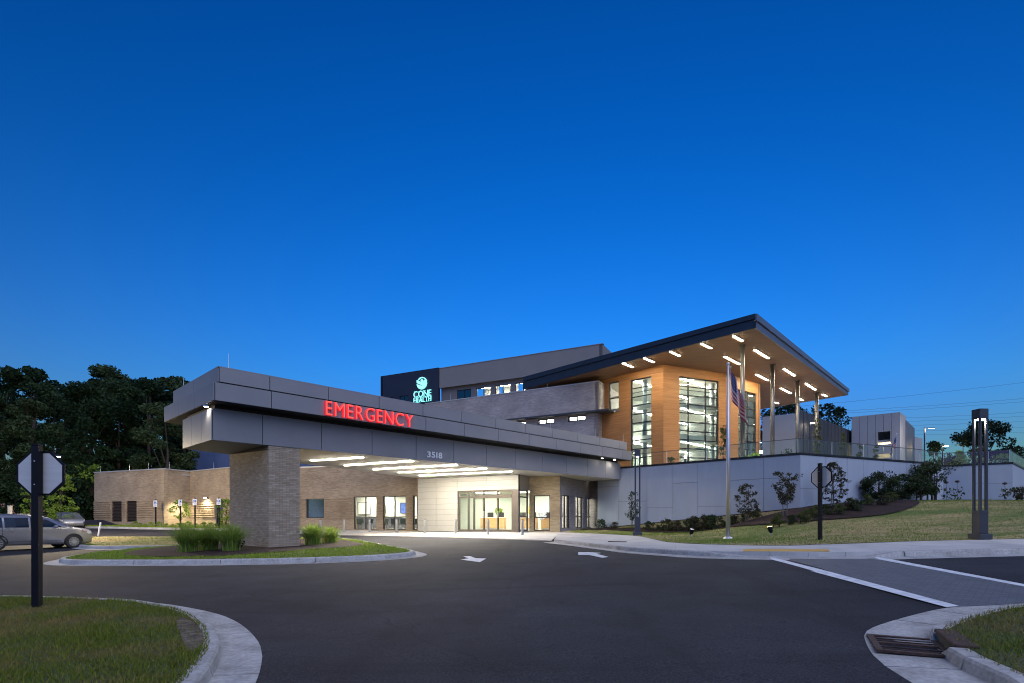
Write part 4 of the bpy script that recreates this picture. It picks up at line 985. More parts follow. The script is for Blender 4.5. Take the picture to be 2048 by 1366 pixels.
# eave slab below the band
ev = [UL-nn*.1, UC-nn*.1+d*.9, UC+N2*5.3+d*1.3, UC+N2*5.3-d*1, UL+N2*1]
MB().prism(ev, UBm-.14, UBm-.004).build('eave', 'dark_metal', ub)
R0, R1 = UL+nn*.5, UC+nn*.5-d*.25
hw_ = []
for x0, x1, y0, y1 in ((1019,1052,837,855),(1075,1108.5,832.5,854.5),(1135.5,1171.5,825.5,849)):
    s0, s1 = hs(R0, R1, (x0,x1)); Y = (R0+(R1-R0).normalized()*s0).y; hw_.append((s0, s1, zpy(y1-1.5,Y), zpy(y0+1.5,Y)))
zt_ = max(h[3] for h in hw_); zb_ = min(h[2] for h in hw_); hw_ = [(h[0],h[1],zb_+.15,min(zt_,UBm-.2)) for h in hw_]
wall('wall', R0, R1, .8, UBm-.1, .3, 'brick_upper', ub, hw_)
RE = R1+N2*5.0
c0_, c1_ = hs(R1, RE, (1204,1210.5))
wall('wall', R1, RE, .8, UBm-.1, .3, 'brick_upper', ub, [(c0_,c1_,9.0,10.1)])
window(ub, R1, RE, c0_, c1_, 9.0, 10.1, 1, 1, glass='dark_glass')
for h in hw_:
    window(ub, R0, R1, *h, 2, 1, bar=.09)
    dd_ = (R1-R0).normalized(); n_ = Vector((-dd_.y, dd_.x))
    MB().obox(V3(R0+dd_*h[0]+n_*.6, h[2]-.3), V3(dd_*(h[1]-h[0]),0), V3(n_*.05,0), (0,0,h[3]-h[2]+.6)).build('blind', 'glowing_blind', ub)  # blind glows by itself, standing in for room light behind it
    MB().obox(V3(R0+dd_*h[0]+n_*.36, h[3]+.05), V3(dd_*(h[1]-h[0]),0), V3(n_*.2,0), (0,0,.02)).build('window_light', 'room_light', ub)
for k in range(1): MB().obox(V3(R1+N2*.6+d*.02, 8.1), V3(N2*.25,0), V3(d*.7,0), (0,0,.12)).build('wall_light', 'dark_metal', ub)
MB().obox(V3(R1+N2*.62+d*.08, 8.08), V3(N2*.2,0), V3(d*.55,0), (0,0,.018)).build('wall_light_lens', 'strip_warm', ub)
lamp('SPOT', V3(R1+N2*.9+d*.6, 8.0), 40, (1,.86,.6), .1, V3(R1+N2*1.4, 6.0), ub, 150, 1)
rods([UL+d*3, UL+d*8.5, UL+d*13.2], UT+.073, 'thin metal lightning rod on the parapet of the upper brick wing', 'rods on the upper wing')

# ================================================================ far tower with the illuminated sign
tw = thing('hospital_tower', (-2, 68, 1), 'tall grey panelled hospital block with a dark sign end and a window band', 'building')
T0 = Vector((10.2,62.)); TD = Vector((-.89,.456)); TN = Vector((.456,.89)); TT = 21.55
T1 = T0+TD*22.2; T2 = T0+TD*31.8
bz = zpy(775, T1.y); bz = 19.0
wall('fascia', T1, T0, bz, TT, .4, 'tower_panel', tw); wall('fascia', T0, T0+TN*9, bz-4, TT-.003, .4, 'tower_panel', tw)
d = (T0-T1).normalized(); nn = Vector((-d.y, d.x))
rc0, rc1 = T1+nn*.5, T0+nn*.5
th_ = []
for x0, x1 in ((914,942),(952,981.5),(990,1021),(1030,1062),(1072,1100)):
    s0, s1 = hs(rc0, rc1, (x0,x1)); th_.append((s0,s1,bz-2.0,bz-.45))
wall('wall', rc0, rc1, 6, bz+.1, .3, 'tower_recess', tw, th_)
for i, h in enumerate(th_):
    window(tw, rc0, rc1, *h, 2, 1, bar=.08, frame='frame_dark' if i else 'sign_panel_navy', glass='glass' if i else 'dark_glass')
    if i:
        MB().obox(V3(rc0+d*h[0]+nn*2.2, h[2]-.6), V3(d*(h[1]-h[0]),0), V3(nn*.05,0), (0,0,3.0)).build('partition', 'room_white', tw)
        MB().obox(V3(rc0+d*(h[0]+.3)+nn*.8, h[3]+.12), V3(d*(h[1]-h[0]-.6),0), V3(nn*.3,0), (0,0,.02)).build('ceiling_light', 'room_light', tw)
    else: MB().obox(V3(rc0+d*h[0]+nn*.36, h[2]), V3(d*(h[1]-h[0]),0), V3(nn*.04,0), (0,0,h[3]-h[2])).build('blind', 'room_blue', tw)
MB().prism([T1+nn*.4, T0+nn*.4, T0+TN*10, T1+TN*10], TT-.6, TT-.5).build('roof', 'roof_membrane', tw)
MB().obox(V3(T1-nn*.04, TT+.002), V3(d*22.25,0), V3(nn*.5,0), (0,0,.08)).build('parapet_cap', 'tower_panel', tw)
N0, N1_ = T2-nn*.25, T1-nn*.25+d*.05
nh = []
for x0, x1 in ((769,788),(799,816.5)): s0, s1 = hs(N0, N1_, (x0,x1)); nh.append((s0,s1,16.9,18.55))
wall('sign_wall', N0, N1_, 6, TT+.1, .4, 'sign_panel_navy', tw, nh)
for h in nh: window(tw, N0, N1_, *h, 2, 1, bar=.07, glass='dark_glass'); MB().obox(V3(N0+d*h[0]+nn*.45, h[2]), V3(d*(h[1]-h[0]),0), V3(nn*.04,0), (0,0,h[3]-h[2])).build('blind', 'room_blue', tw)
wall('sign_wall', N0+TN*9, N0, 6, TT+.096, .4, 'sign_panel_navy', tw)
cs = thing('hospital_sign', V3(N0+d*on_line(844,N0,N1_)-nn*.06, 18), 'teal glowing leaf emblem and two words on the dark end of the far block', 'sign')
O = N0-nn*.03; sc_ = on_line(844.6,N0,N1_); Yl = (O+d*sc_).y; cz = zpy(766.6, Yl); r = 12.3*Yl/F
def onw(x, z, k=0): return V3(O+d*(sc_+x)-nn*k, z)
def plate(pts, m, name, root=None, th=.12):
    A = [onw(x, cz+z, th) for x, z in pts]; B = [onw(x, cz+z, 0) for x, z in pts]; n = len(A)
    mb = MB(); mb.add(A+B, [tuple(range(n)), tuple(range(n,2*n))[::-1]]+[(i, n+i, n+(i+1)%n, (i+1)%n) for i in range(n)]); o = mb.build(name, m, cs)
    bm = bmesh.new(); bm.from_mesh(o.data); bmesh.ops.recalc_face_normals(bm, faces=bm.faces[:]); bm.to_mesh(o.data); bm.free()
arc = lambda a0, a1, k, q=1: [(q*r*math.cos(R(a0+(a1-a0)*i/k)), q*r*math.sin(R(a0+(a1-a0)*i/k))) for i in range(k+1)]
plate([(-.02*r,-.42*r)]+[(-1*r*math.cos(R(8)), -.05*r)]+arc(190,268,10)+[(-.02*r,-1*r)], 'sign_teal', 'leaf_mark')
plate([(.02*r,-.42*r),(.02*r,-1*r)]+arc(-88,2,10), 'sign_teal', 'leaf_mark')
plate([(-.03*r,-.32*r),(-.03*r,.16*r),(-1.*r,.62*r),(-1.0*r,.12*r)], 'sign_teal', 'leaf_mark')
plate([(.05*r,-.34*r),(.95*r,.16*r),(1.0*r,.32*r),(.74*r,.58*r),(.05*r,.1*r)], 'sign_teal', 'leaf_mark')
plate([(x, z) for x, z in arc(30,140,14)]+[(x, z) for x, z in arc(140,30,14,.84)], 'sign_teal', 'ring_mark')
plate([(.0+.22*r*math.cos(R(a)), .44*r+.22*r*math.sin(R(a))) for a in range(0,360,30)], 'sign_teal', 'head_mark')
s0, s1 = hs(N0, N1_, (828,863)); k = Yl/F
letters(cs, 'CONE', O+d*s0, d, s1-s0, 12*k, zpy(793.5,Yl), 'sign_teal', 'sign_teal', .1, .0, .8)
letters(cs, 'HEALTH', O+d*s0, d, s1-s0, 9.5*k, zpy(804,Yl)+.0, 'sign_teal', 'sign_teal', .1, .0, .8)
for j, (zz, n_, h_) in enumerate(((793.5,8,12),(804,12,9.5))):                  # serifs
    for i in range(n_):
        sx = s0+(s1-s0)*(i+.25)/n_
        for zt in (zpy(zz,Yl), zpy(zz-h_,Yl)-.04): MB().obox(V3(O+d*sx-nn*.1, zt), V3(d*.10,0), V3(nn*.08,0), (0,0,.035)).build('serif', 'sign_teal', cs)
# plain dark-blue block beyond the low wing
bb = thing('blue_clad_block', (-30, 72, 1), 'plain dark blue clad block standing behind the low brick wing', 'building')
for i in range(9): MB().obox((-40.8+i*3.0+.01, 70-i*.12, .9), (2.98,-.12,0), (0,8,0), (0,0,11)).build('wall_panel', 'blue_panel', bb)

# ================================================================ big roof, atrium and columns
RC = Vector((15.5,35.0))
def RP(a, b): return RC+U2*a+V2*b
AR, BL = 22.9, 20.2
zb = lambda a, b: 13.95-.55*a/AR-.55*b/BL
zt = lambda a, b: 14.80-.88*a/AR-.38*b/BL
rf = thing('floating_roof', V3(RP(8,6), 5.3), 'broad thin roof with dark fascia and wood soffit floating on slender columns', 'roof')
cor = [(0,0),(AR,0),(AR,BL+6),(0,BL)]
pin = lambda e: [(e,e),(AR-e,e),(AR-e,BL+6-e),(e,BL-e)]
P4 = [RP(*c) for c in pin(.12)]
MB().prism(P4, [zb(*c)+.02 for c in pin(.12)], [zt(*c)-.22 for c in pin(.12)]).build('deck', 'roof_navy', rf)
# wood soffit boards
nb_ = 38
for i in range(nb_):
    a0_, a1_ = .1+(AR-.2)*i/nb_, .1+(AR-.2)*(i+1)/nb_-.012
    e0_ = BL+6*a0_/AR-.1; e1_ = BL+6*a1_/AR-.1
    q = [(a0_,.1),(a1_,.1),(a1_,e1_),(a0_,e0_)]
    MB().prism([RP(*c) for c in q], [zb(*c) for c in q], [zb(*c)+.018 for c in q]).build('soffit_board', 'wood_soffit', rf)
def fascia(c0_, c1_, m, split=.62, out=.1):
    p, q = RP(*c0_), RP(*c1_); dd = (q-p).normalized(); n_ = Vector((dd.y,-dd.x))
    for lo, hi, k, mm in ((0, split, 0, m), (split+.02, 1, .1, m)):
        za, zc2 = zb(*c0_)-.03+(zt(*c0_)-zb(*c0_)+.03)*lo, zb(*c0_)-.03+(zt(*c0_)-zb(*c0_)+.03)*hi
        zb_, zd = zb(*c1_)-.03+(zt(*c1_)-zb(*c1_)+.03)*lo, zb(*c1_)-.03+(zt(*c1_)-zb(*c1_)+.03)*hi
        A = [V3(p-n_*.1, za), V3(q-n_*.1, zb_), V3(q+n_*k, zb_), V3(p+n_*k, za)]; B = [V3(p-n_*.1, zc2), V3(q-n_*.1, zd), V3(q+n_*k, zd), V3(p+n_*k, zc2)]
        o = MB().add(A+B, [(0,1,2,3),(7,6,5,4),(0,4,5,1),(1,5,6,2),(2,6,7,3),(3,7,4,0)]).build('fascia', mm, rf)
        bm = bmesh.new(); bm.from_mesh(o.data); bmesh.ops.recalc_face_normals(bm, faces=bm.faces[:]); bm.to_mesh(o.data); bm.free()
fascia((0,BL),(0,0),'roof_navy'); fascia((0,0),(AR,0),'roof_edge', .5); fascia((AR,0),(AR,BL+6),'roof_edge', .5)
# soffit lights
z5 = lambda x, y: (1040+x/3.012, 600+y/3.012)
def on_soffit(px, py):
    Y = 40.
    for _ in range(30):
        p = at(px, py, Y); rel = Vector((p.x,p.y))-RC; z = zb(rel.dot(U2), rel.dot(V2)); Y = (EYE-z)*F/(py-HY)
    return at(px, py, Y)
for (x0,y0,x1,y1) in ((618,378,680,403),(745,347,807,373),(905,308,963,335),(1093,260,1152,290),(1283,213,1340,245),(1232,338,1322,385),(1412,297,1498,350),(1422,445,1494,484),(1588,412,1656,455),(1570,528,1630,560),(1722,502,1780,540),(1822,565,1850,581),(1682,592,1703,604),(1537,613,1556,623)):
    p, q = on_soffit(*z5(x0,y0)), on_soffit(*z5(x1,y1)); dd = q-p; L = dd.length; dd.normalize(); n_ = Vector((-dd.y,dd.x,0)).normalized()
    t = thing('soffit_light', p, 'short white linear light set in the wood soffit of the floating roof', 'ceiling light', 'lights in the wood soffit')
    MB().obox(p-n_*.11-Vector((0,0,.003)), dd*L, n_*.22, (0,0,-.03)).build('frame', 'frame_bronze', t)
    MB().obox(p-n_*.08+dd*.04-Vector((0,0,.034)), dd*(L-.08), n_*.16, (0,0,-.012)).build('diffuser', 'strip_roof', t)
# columns
for x in (1485,1545,1595,1633.5):
    a = on_line(x, RP(0,1.9), RP(10,1.9)); p = RP(a,1.9); z1 = zb(a,1.9)-.004
    t = thing('roof_column', V3(p,5.3), 'tall round steel column holding up the floating roof', 'column', 'columns under the floating roof')
    MB().tube([V3(p,5.3),V3(p,5.45)], .24, 16).build('base_collar', 'grey_steel', t); MB().tube([V3(p,5.451),V3(p,z1-.06)], .155, 16).build('shaft', 'grey_steel', t, smooth=True); MB().tube([V3(p,z1-.06),V3(p,z1)], .22, 16).build('cap_plate', 'grey_steel', t)
# atrium
at_ = thing('glazed_atrium', (14,45,5.3), 'three storey wood clad lobby with tall lit windows under the floating roof', 'building')
P0,P1,P2,P3 = Vector((7.46,46.6)),Vector((11.66,42.4)),Vector((17.6,44.84)),Vector((21.6,47.9)); PZ = 13.75; PB0 = 5.2
P0b = P0+(P0-P1).normalized()*5
def wood_wall(pa, pb, holes):
    wall('wall', pa, pb, PB0, PZ, .3, 'panel_back', at_, holes)
    pa, pb = Vector(pa), Vector(pb); L = (pb-pa).length; d = (pb-pa).normalized(); n = Vector((d.y,-d.x))
    S = sorted({0.,L}|{h[0] for h in holes}|{h[1] for h in holes}); S2 = []
    for a, b in zip(S[:-1], S[1:]):
        k = max(1, round((b-a)/1.3)); S2 += [a+(b-a)*i/k for i in range(k)]
    S2.append(L); Z = [PB0+.61*i for i in range(15)]+[PZ]
    for h in holes: Z += [h[2], h[3]]
    Z = sorted(set(round(z,3) for z in Z))
    for a, b in zip(S2[:-1], S2[1:]):
        for z, y in zip(Z[:-1], Z[1:]):
            if y-z < .03: continue
            if any(h[0]-.01 < (a+b)/2 < h[1]+.01 and h[2] < (z+y)/2 < h[3] for h in holes): continue
            MB().obox(V3(pa+d*(a+.003), z+.003), V3(d*(b-a-.006),0), V3(n*.025,0), (0,0,y-z-.006)).build('wood_panel', 'wood_cladding', at_)
A0 = P0b
wa0, wa1 = hs(A0, P1, (1261.5,1303)); wb0, wb1 = hs(A0, P1, (1218,1238))
Yw = 43.3; wt1 = zpy(753, Yw)
sm = (wb0, wb1, zpy(827,46), zpy(766,46))
wood_wall(A0, P1, [(wa0,wa1,PB0+.1,wt1), sm])
TR = lambda top: [top-.70*i for i in range(1, 11)]
window(at_, A0, P1, wa0, wa1, PB0+.1, wt1, [], [z for z in TR(wt1) if z > PB0+.4], bar=.07)
window(at_, A0, P1, sm[0], sm[1], sm[2], sm[3], 1, [sm[2]+(sm[3]-sm[2])*.48], bar=.08)
c0_, c1_ = hs(P1, P2, (1358.5,1437)); ct = zpy(754, 43.2)
wood_wall(P1, P2, [(c0_,c1_,PB0+.1,ct)])
window(at_, P1, P2, c0_, c1_, PB0+.1, ct, hs(P1,P2,(1378.5,1413)), [z for z in TR(ct) if z > PB0+.4], bar=.075)
e0_, e1_ = hs(P2, P3, (1476,1512)); et = zpy(784, 46.8)
wood_wall(P2, P3, [(e0_,e1_,PB0+.1,et)])
window(at_, P2, P3, e0_, e1_, PB0+.1, et, hs(P2,P3,(1498,)), [z for z in TR(et) if z > PB0+.4], bar=.075)
P4_ = P3+V2*9; wood_wall(P3, P3+U2*.0+V2*9, [])
# rooms behind the glass: floors, ceilings, back walls, lights
room = [P0b+Vector((.5,.5)), P1+Vector((0,.55)), P2+Vector((-.1,.5)), P3+Vector((-.5,.2)), P3+V2*8.6-U2*.4]
def shr(poly, f):
    c = sum((Vector(p) for p in poly), Vector((0,0)))/len(poly); return [c+(Vector(p)-c)*f for p in poly]
MB().prism(room, 5.2, 5.32).build('floor', 'room_floor', at_)
for z0_, z1_, f in ((8.05,8.6,.86),(10.75,11.15,.9)):
    MB().prism(shr(room,f), z0_, z1_).build('floor_slab', 'room_white', at_)
    pts = shr(room,f)[1:4] if True else []
    for a, b in zip(shr(room,f)[0:3], shr(room,f)[1:4]):
        dd = (b-a).normalized(); MB().obox(V3(a, z1_), V3(b-a,0), V3(Vector((-dd.y,dd.x))*.02,0), (0,0,1.0)).build('guard_glass', 'rail_glass', at_)
        MB().obox(V3(a, z1_+1.0), V3(b-a,0), V3(Vector((-dd.y,dd.x))*.06,0), (0,0,.05)).build('guard_rail', 'grey_steel', at_)
MB().prism(room, 13.2, 13.3).build('ceiling', 'room_white', at_)
wall('back_wall', P0b+Vector((.4,.5)), P3+V2*8.7-U2*.3, 5.3, 13.2, .1, 'room_white', at_, inward=1)
cen = sum((Vector(p) for p in room), Vector((0,0)))/5
for (a, b, m, z0_, z1_) in ((.2,.35,'room_blue',11.15,13.2),(.0,.12,'room_grey',5.3,8.0),(.55,.68,'room_green',5.3,8.0),(.45,.6,'room_grey',8.6,10.7)):
    q0 = P0b+Vector((.4,.5)); q1 = P3+V2*8.7-U2*.3; dd = q1-q0; n_ = Vector((dd.y,-dd.x)).normalized()
    wall('partition', q0+dd*a+n_*1.6, q0+dd*b+n_*1.6, z0_, z1_, .12, m, at_)
for zc2, f in ((8.04,.8),(10.74,.82),(13.19,.85)):
    for i in range(7):
        for j in range(2):
            p = cen+U2*(-6+2.0*i)+V2*(-2.4+3.2*j)
            # keep the light inside the room outline
            rel = [(Vector(room[(k+1)%5])-Vector(room[k])).to_3d().cross((p-Vector(room[k])).to_3d()).z for k in range(5)]
            if min(rel) < 4: continue
            MB().obox(V3(p-U2*.75, zc2), V3(U2*1.5,0), V3(V2*.12,0), (0,0,-.03)).build('ceiling_light', 'atrium_light', at_)
for k, x in enumerate((1290,1424)):
    p = at(x, 900, 46.5 if k else 45.3); MB().tube([(p.x,p.y,5.32),(p.x,p.y,13.2)], .2, 12).build('inner_column', 'room_grey', at_, smooth=True)

# ================================================================ parking structure on the hill
gs = thing('parking_structure', at(1750,915,75), 'pale concrete parking structure with a lit square opening', 'building')
G0, G1 = Vector(at(1703,0,76).xy), Vector(at(1800,0,72.5).xy); G2 = Vector(at(1812.5,0,76).xy); GT = zpy(824,72.5)
def gpanels(p, q, n, holes, m='garage_concrete', top=GT, nm='panel'):
    p, q = Vector(p), Vector(q); d = (q-p); L = d.length; d.normalize(); nn = Vector((-d.y,d.x))
    for i in range(n):
        a, b = L*i/n, L*(i+1)/n
        hh = [(max(a,h[0])-a, min(b,h[1])-a, h[2], h[3]) for h in holes if h[0] < b-.01 and h[1] > a+.01]
        wall(nm, p+d*(a+.02), p+d*(b-.02), 4.5, top, .4, m, gs, hh)
h0, h1 = hs(G0, G1, (1755.5,1780)); gh = [(h0,h1,zpy(889.5,74),zpy(864,74)),(h0,h1,zpy(917,74),zpy(908,74))]
gpanels(G0, G1, 6, gh); gpanels(G1, G2, 2, [(.6,.95,7.5,11)])
dG = (G1-G0).normalized(); nG = Vector((-dG.y,dG.x))
MB().prism([G0+nG*6, G1+nG*6, G1+nG*.5, G0+nG*.5], GT-1.2, GT-1.0).build('deck', 'garage_concrete', gs)
for zf_ in (8.9, 12.2): MB().prism([G0+nG*6, G1+nG*6, G1+nG*.5, G0+nG*.5], zf_, zf_+.3).build('deck', 'garage_concrete', gs)
wall('back_wall', G0+nG*6, G1+nG*6, 4.5, GT-1, .2, 'garage_concrete', gs)
for s in (h0+.5, h1-1.2):
    p = G0+dG*s+nG*2.5
    MB().obox(V3(p,12.1), V3(dG*.3,0), V3(nG*.15,0), (0,0,-.08)).build('ceiling_light', 'lamp_glow', gs)
    MB().obox(V3(p,8.8), V3(dG*.3,0), V3(nG*.15,0), (0,0,-.08)).build('ceiling_light', 'lamp_glow', gs)
lamp('POINT', V3(G0+dG*(h0+1)+nG*2.5, 11.6), 500, (1,.8,.45), .2, None, gs)
Q0 = Vector(at(1813,0,75.4).xy); Q1 = Vector(at(1829.5,0,82).xy)
wall('screen_wall', Q0, Q1, 4.5, zpy(837,74), .3, 'perforated', gs)
wall('stair_tower', Vector(at(1829.5,0,82).xy), Vector(at(1845,0,84).xy), 4.5, zpy(873,82), .3, 'garage_concrete', gs)
# dark screened bay and pale wall to its left
S0, S1, S2 = Vector(at(1525,0,64).xy), Vector(at(1590,0,62).xy), Vector(at(1704,0,78).xy)
wall('side_wall', S0, S1, 4.5, zpy(827,62), .4, 'garage_concrete', gs)
wall('screen_bay', S1+Vector((.4,.3)), S2, 4.5, zpy(842,70), .3, 'garage_dark', gs)
dS = (S2-S1); nS = Vector((dS.y,-dS.x)).normalized()
for i in range(15):
    p = S1+dS*((i+.7)/15.2)+nS*.08; MB().obox(V3(p,4.5), V3(dS.normalized()*.04,0), V3(nS*.05,0), (0,0,zpy(838,70)-4.5)).build('fin', 'grey_steel', gs)
# ================================================================ street furniture
def octagon(c, ax, r, th, nrm):
    pts = [c+ax*(r*math.cos(R(22.5+45*i)))+Vector((0,0,r*math.sin(R(22.5+45*i)))) for i in range(8)]
    A = pts; B = [p+nrm*th for p in pts]
    return A, B
def stop_sign(p, hgt, cz, ang, label):
    z = g1(*p)+.14; t = thing('stop_sign', V3(p,z), label, 'sign'); b = V3(p,z)
    ax = Vector((math.cos(ang), math.sin(ang), 0)); n = Vector((-ax.y, ax.x, 0))       # n points away from the viewer: the face side
    w_ = .057
    post = MB(); post.obox(b-ax*w_-n*w_, ax*2*w_, n*2*w_, (0,0,hgt)); post.build('post', 'black_paint', t, bevel=.006)
    MB().obox(b-ax*(w_+.004)-n*(w_+.004)+Vector((0,0,hgt+.001)), ax*2*(w_+.004), n*2*(w_+.004), (0,0,.03)).build('post_cap', 'black_paint', t, bevel=.006)
    c = V3(p, cz)+n*(w_+.012)
    def plate(r0, th, off, m, nm):
        A, B = octagon(c+n*off, ax, r0, th, n)
        o = MB().add(A+B, [tuple(range(8))[::-1], tuple(range(8,16))]+[(i,(i+1)%8,8+(i+1)%8,8+i) for i in range(8)]).build(nm, m, t)
        bm = bmesh.new(); bm.from_mesh(o.data); bmesh.ops.recalc_face_normals(bm, faces=bm.faces[:]); bm.to_mesh(o.data); bm.free(); return o
    plate(.415, .03, .012, 'black_paint', 'backing_frame'); plate(.375, .006, .005, 'sign_metal', 'back_plate'); plate(.385, .004, .0425, 'sign_red_face', 'face')
    for dz in (-.2,.2): MB().tube([c-n*(w_*2+.018)+Vector((0,0,dz)), c-n*(w_*2+.008)+Vector((0,0,dz))], .012, 8).build('bolt', 'steel', t)
    return t
mat('sign_red_face', (.35,.015,.02), .5)
pl = gp(74,1215,.14); stop_sign(pl, 327*pl[1]/F-.03, zpy(946,pl[1]), R(6), 'black framed octagonal sign seen from behind on the near lawn corner')
pr = gp(1640,1080.5,.14); stop_sign(pr, 154*pr[1]/F-.03, zpy(954,pr[1]), R(-60), 'octagonal sign turned sideways on a black post beside the sloping lawn')

def column_lamp(p, rz, h, label):
    z = g1(*p)+.146; t = thing('column_lamp', V3(p,z), label, 'lamp', 'forked column lamps')
    X, Y = Vector((math.cos(rz),math.sin(rz),0)), Vector((-math.sin(rz),math.cos(rz),0)); b = V3(p,z)
    def cb(x0,x1,y0,y1,z0,z1,nm,m,bv=0): return MB().obox(b+X*x0+Y*y0+Vector((0,0,z0)), X*(x1-x0), Y*(y1-y0), (0,0,z1-z0)).build(nm, m, t, bevel=bv)
    cb(-.25,.25,-.25,.25,0,.2,'plinth','dark_metal',.01)
    cb(-.165,.165,-.165,.165,.2,1.05,'shaft_base','dark_metal',.008)
    for x in (-.16,.08):
        for y in (-.16,.08): cb(x,x+.08,y,y+.08,1.04,h-.36,'post','dark_metal',.006)
    cb(-.17,.17,-.17,.17,h-.36,h,'head','dark_metal',.008)
    for (x, y) in ((0,-.115),(0,.115),(-.115,0),(.115,0)): cb(x-.045,x+.045,y-.045,y+.045,h-.39,h-.365,'lens','lamp_glow')
    lamp('POINT', b+Vector((0,0,h-.46)), 110, (1,.93,.8), .03, None, t)
    return t
p1 = gp(1960,1078.5,.15); hc = 260*p1[1]/F; column_lamp(p1, R(5), hc, 'tall dark four post column lamp beside the sloping lawn')
p2 = gp(1275,1071,.15); column_lamp(p2, R(-13), min(hc*1.15, 171*p2[1]/F), 'dark four post column lamp where the walk meets the concrete wall')

# flagpole
pf = gp(1456,1078,.15); zf0 = g1(*pf)+.15; Hf = 346*pf[1]/F
fp = thing('flagpole', V3(pf,zf0), 'white aluminium flagpole standing on the lawn', 'flagpole')
MB().tube([V3(pf,zf0),V3(pf,zf0+Hf*.5),V3(pf,zf0+Hf)], [.10,.085,.05], 14).build('pole', 'aluminium', fp, smooth=True)
MB().tube([V3(pf,zf0-.01),V3(pf,zf0+.08),V3(pf,zf0+.12)], [.22,.2,.12], 16).build('base_collar', 'aluminium', fp)
MB().tube([V3(pf,zf0+Hf+.001),V3(pf,zf0+Hf+.05),V3(pf,zf0+Hf+.13),V3(pf,zf0+Hf+.19)], [.03,.085,.085,.02], 12).build('finial', 'aluminium', fp, smooth=True)
MB().tube([V3(pf,zf0+Hf-.02)+Vector((.14,0,0)),V3(pf,zf0+1.2)+Vector((.11,0,0))], .006, 4).build('halyard', 'flag_rope', fp)
MB().tube([V3(pf,zf0+Hf-.05),V3(pf,zf0+Hf-.05)+Vector((.15,0,0))], .025, 8).build('truck', 'aluminium', fp)
def flag(org, hoist, fly, name, label, droop, nx=36, ny=18, ang=0):
    vs = []; uvs = []
    for j in range(ny+1):
        for i in range(nx+1):
            u, v = i/nx, j/ny
            x = fly*(.25*u+.08*u*math.sin(2.5*u))+.05*math.sin(9*u+4*v)*u
            y = .16*math.sin(11*u+2.2*v)*min(1,u*2.5)+.05*math.sin(23*u-3*v)*u
            z = hoist*v*(1-.45*u)-droop*fly*(.80*u+.12*u*u)+.05*math.sin(7*u+v*5)*u+hoist*.2*u
            c, s = math.cos(ang), math.sin(ang); vs.append((x*c-y*s, x*s+y*c, z)); uvs.append((u, v))
    fs = [(j*(nx+1)+i, j*(nx+1)+i+1, (j+1)*(nx+1)+i+1, (j+1)*(nx+1)+i) for j in range(ny) for i in range(nx)]
    me = bpy.data.meshes.new(name); me.from_pydata(vs, [], fs); me.update(); me.shade_smooth()
    ul = me.uv_layers.new(name='UVMap').data
    for l in me.loops: ul[l.index].uv = uvs[l.vertex_index]
    o = link_mesh(name, me, 'flag_cloth', org=org); return tag(o, label, 'flag')
flag(V3(pf, zf0+Hf-1.55)+Vector((.145,0,0)), 1.4, 2.3, 'flag', 'large striped flag with a blue starred corner hanging limp from the flagpole', .75)
def ground_spot(px, py, aim, lit, label):
    p = gp(px, py, .15); z = g1(*p)+.15; t = thing('ground_spotlight', V3(p,z), label, 'spotlight'); b = V3(p,z); d = (Vector(aim)-b).normalized()
    MB().tube([b-Vector((0,0,.03)), b+Vector((0,0,.22))], .035, 8).build('stake', 'steel', t)
    h0_ = b+Vector((0,0,.26)); MB().tube([h0_-d*.14, h0_-d*.05, h0_+d*.16], [.05,.1,.12], 12).build('housing', 'black_paint', t)
    MB().tube([h0_+d*.161, h0_+d*.165], .105, 12).build('lens', 'amber_glow' if lit else 'lamp_clear', t)
    lamp('SPOT', h0_+d*.2, 1200 if lit else 500, (1,.8,.5), .05, aim, t, 24, .5)
    return t
ground_spot(1383,1074, V3(pf,zf0+Hf-1), False, 'small black ground spotlight aimed at the flagpole near the walk')
ground_spot(1541,1071, V3(pf,zf0+Hf-.5)+Vector((.3,0,0)), True, 'small ground spotlight glowing amber on the lawn below the shrubs')

# parking lot lamps
def lot_lamp(px, py, Y, pxpole, zbase, power, col, label, mast=.07, reach=None, down=True):
    hd = at(px, py, Y); pp = at(pxpole, py, Y); t = thing('parking_lamp', (pp.x,pp.y,zbase), label, 'lamp')
    MB().tube([(pp.x,pp.y,zbase),(pp.x,pp.y,hd.z+.12)], [mast*1.25,mast], 8).build('mast', 'dark_metal', t)
    dx = (hd-pp); dx.z = 0; L = dx.length; dx.normalize(); n = Vector((-dx.y,dx.x,0)); b = Vector((pp.x,pp.y,hd.z))
    MB().obox(b-n*.03+Vector((0,0,.03)), dx*(L-.2), n*.06, (0,0,.06)).build('arm', 'dark_metal', t)
    MB().obox(b+dx*(L-.2)-n*.2, dx*.6, n*.4, (0,0,.1)).build('head', 'dark_metal', t, bevel=.01)
    MB().obox(b+dx*(L-.16)-n*.16+Vector((0,0,-.004)), dx*.52, n*.32, (0,0,-.02)).build('lens', 'lamp_glow', t)
    lamp('POINT', b+dx*(L+.1)+Vector((0,0,-.1)), power, col, .12, None, t)
    return t
lot_lamp(106,913,35,76,g1(-29,35),6500,(1,.80,.50),'parking lamp on a mast glowing before the dark woodland')
lot_lamp(1861,857,70,1849,5.3,450,(1,.86,.7),'bright parking lamp on a tall mast beside the parking structure')
lot_lamp(1891,892,95,1885,5.3,600,(1,.75,.35),'distant warm parking lamp before the far trees')
lot_lamp(1623,846,64,1620,5.3,12,(1,.75,.35),'warm parking lamp glowing in front of the dark screened bay')
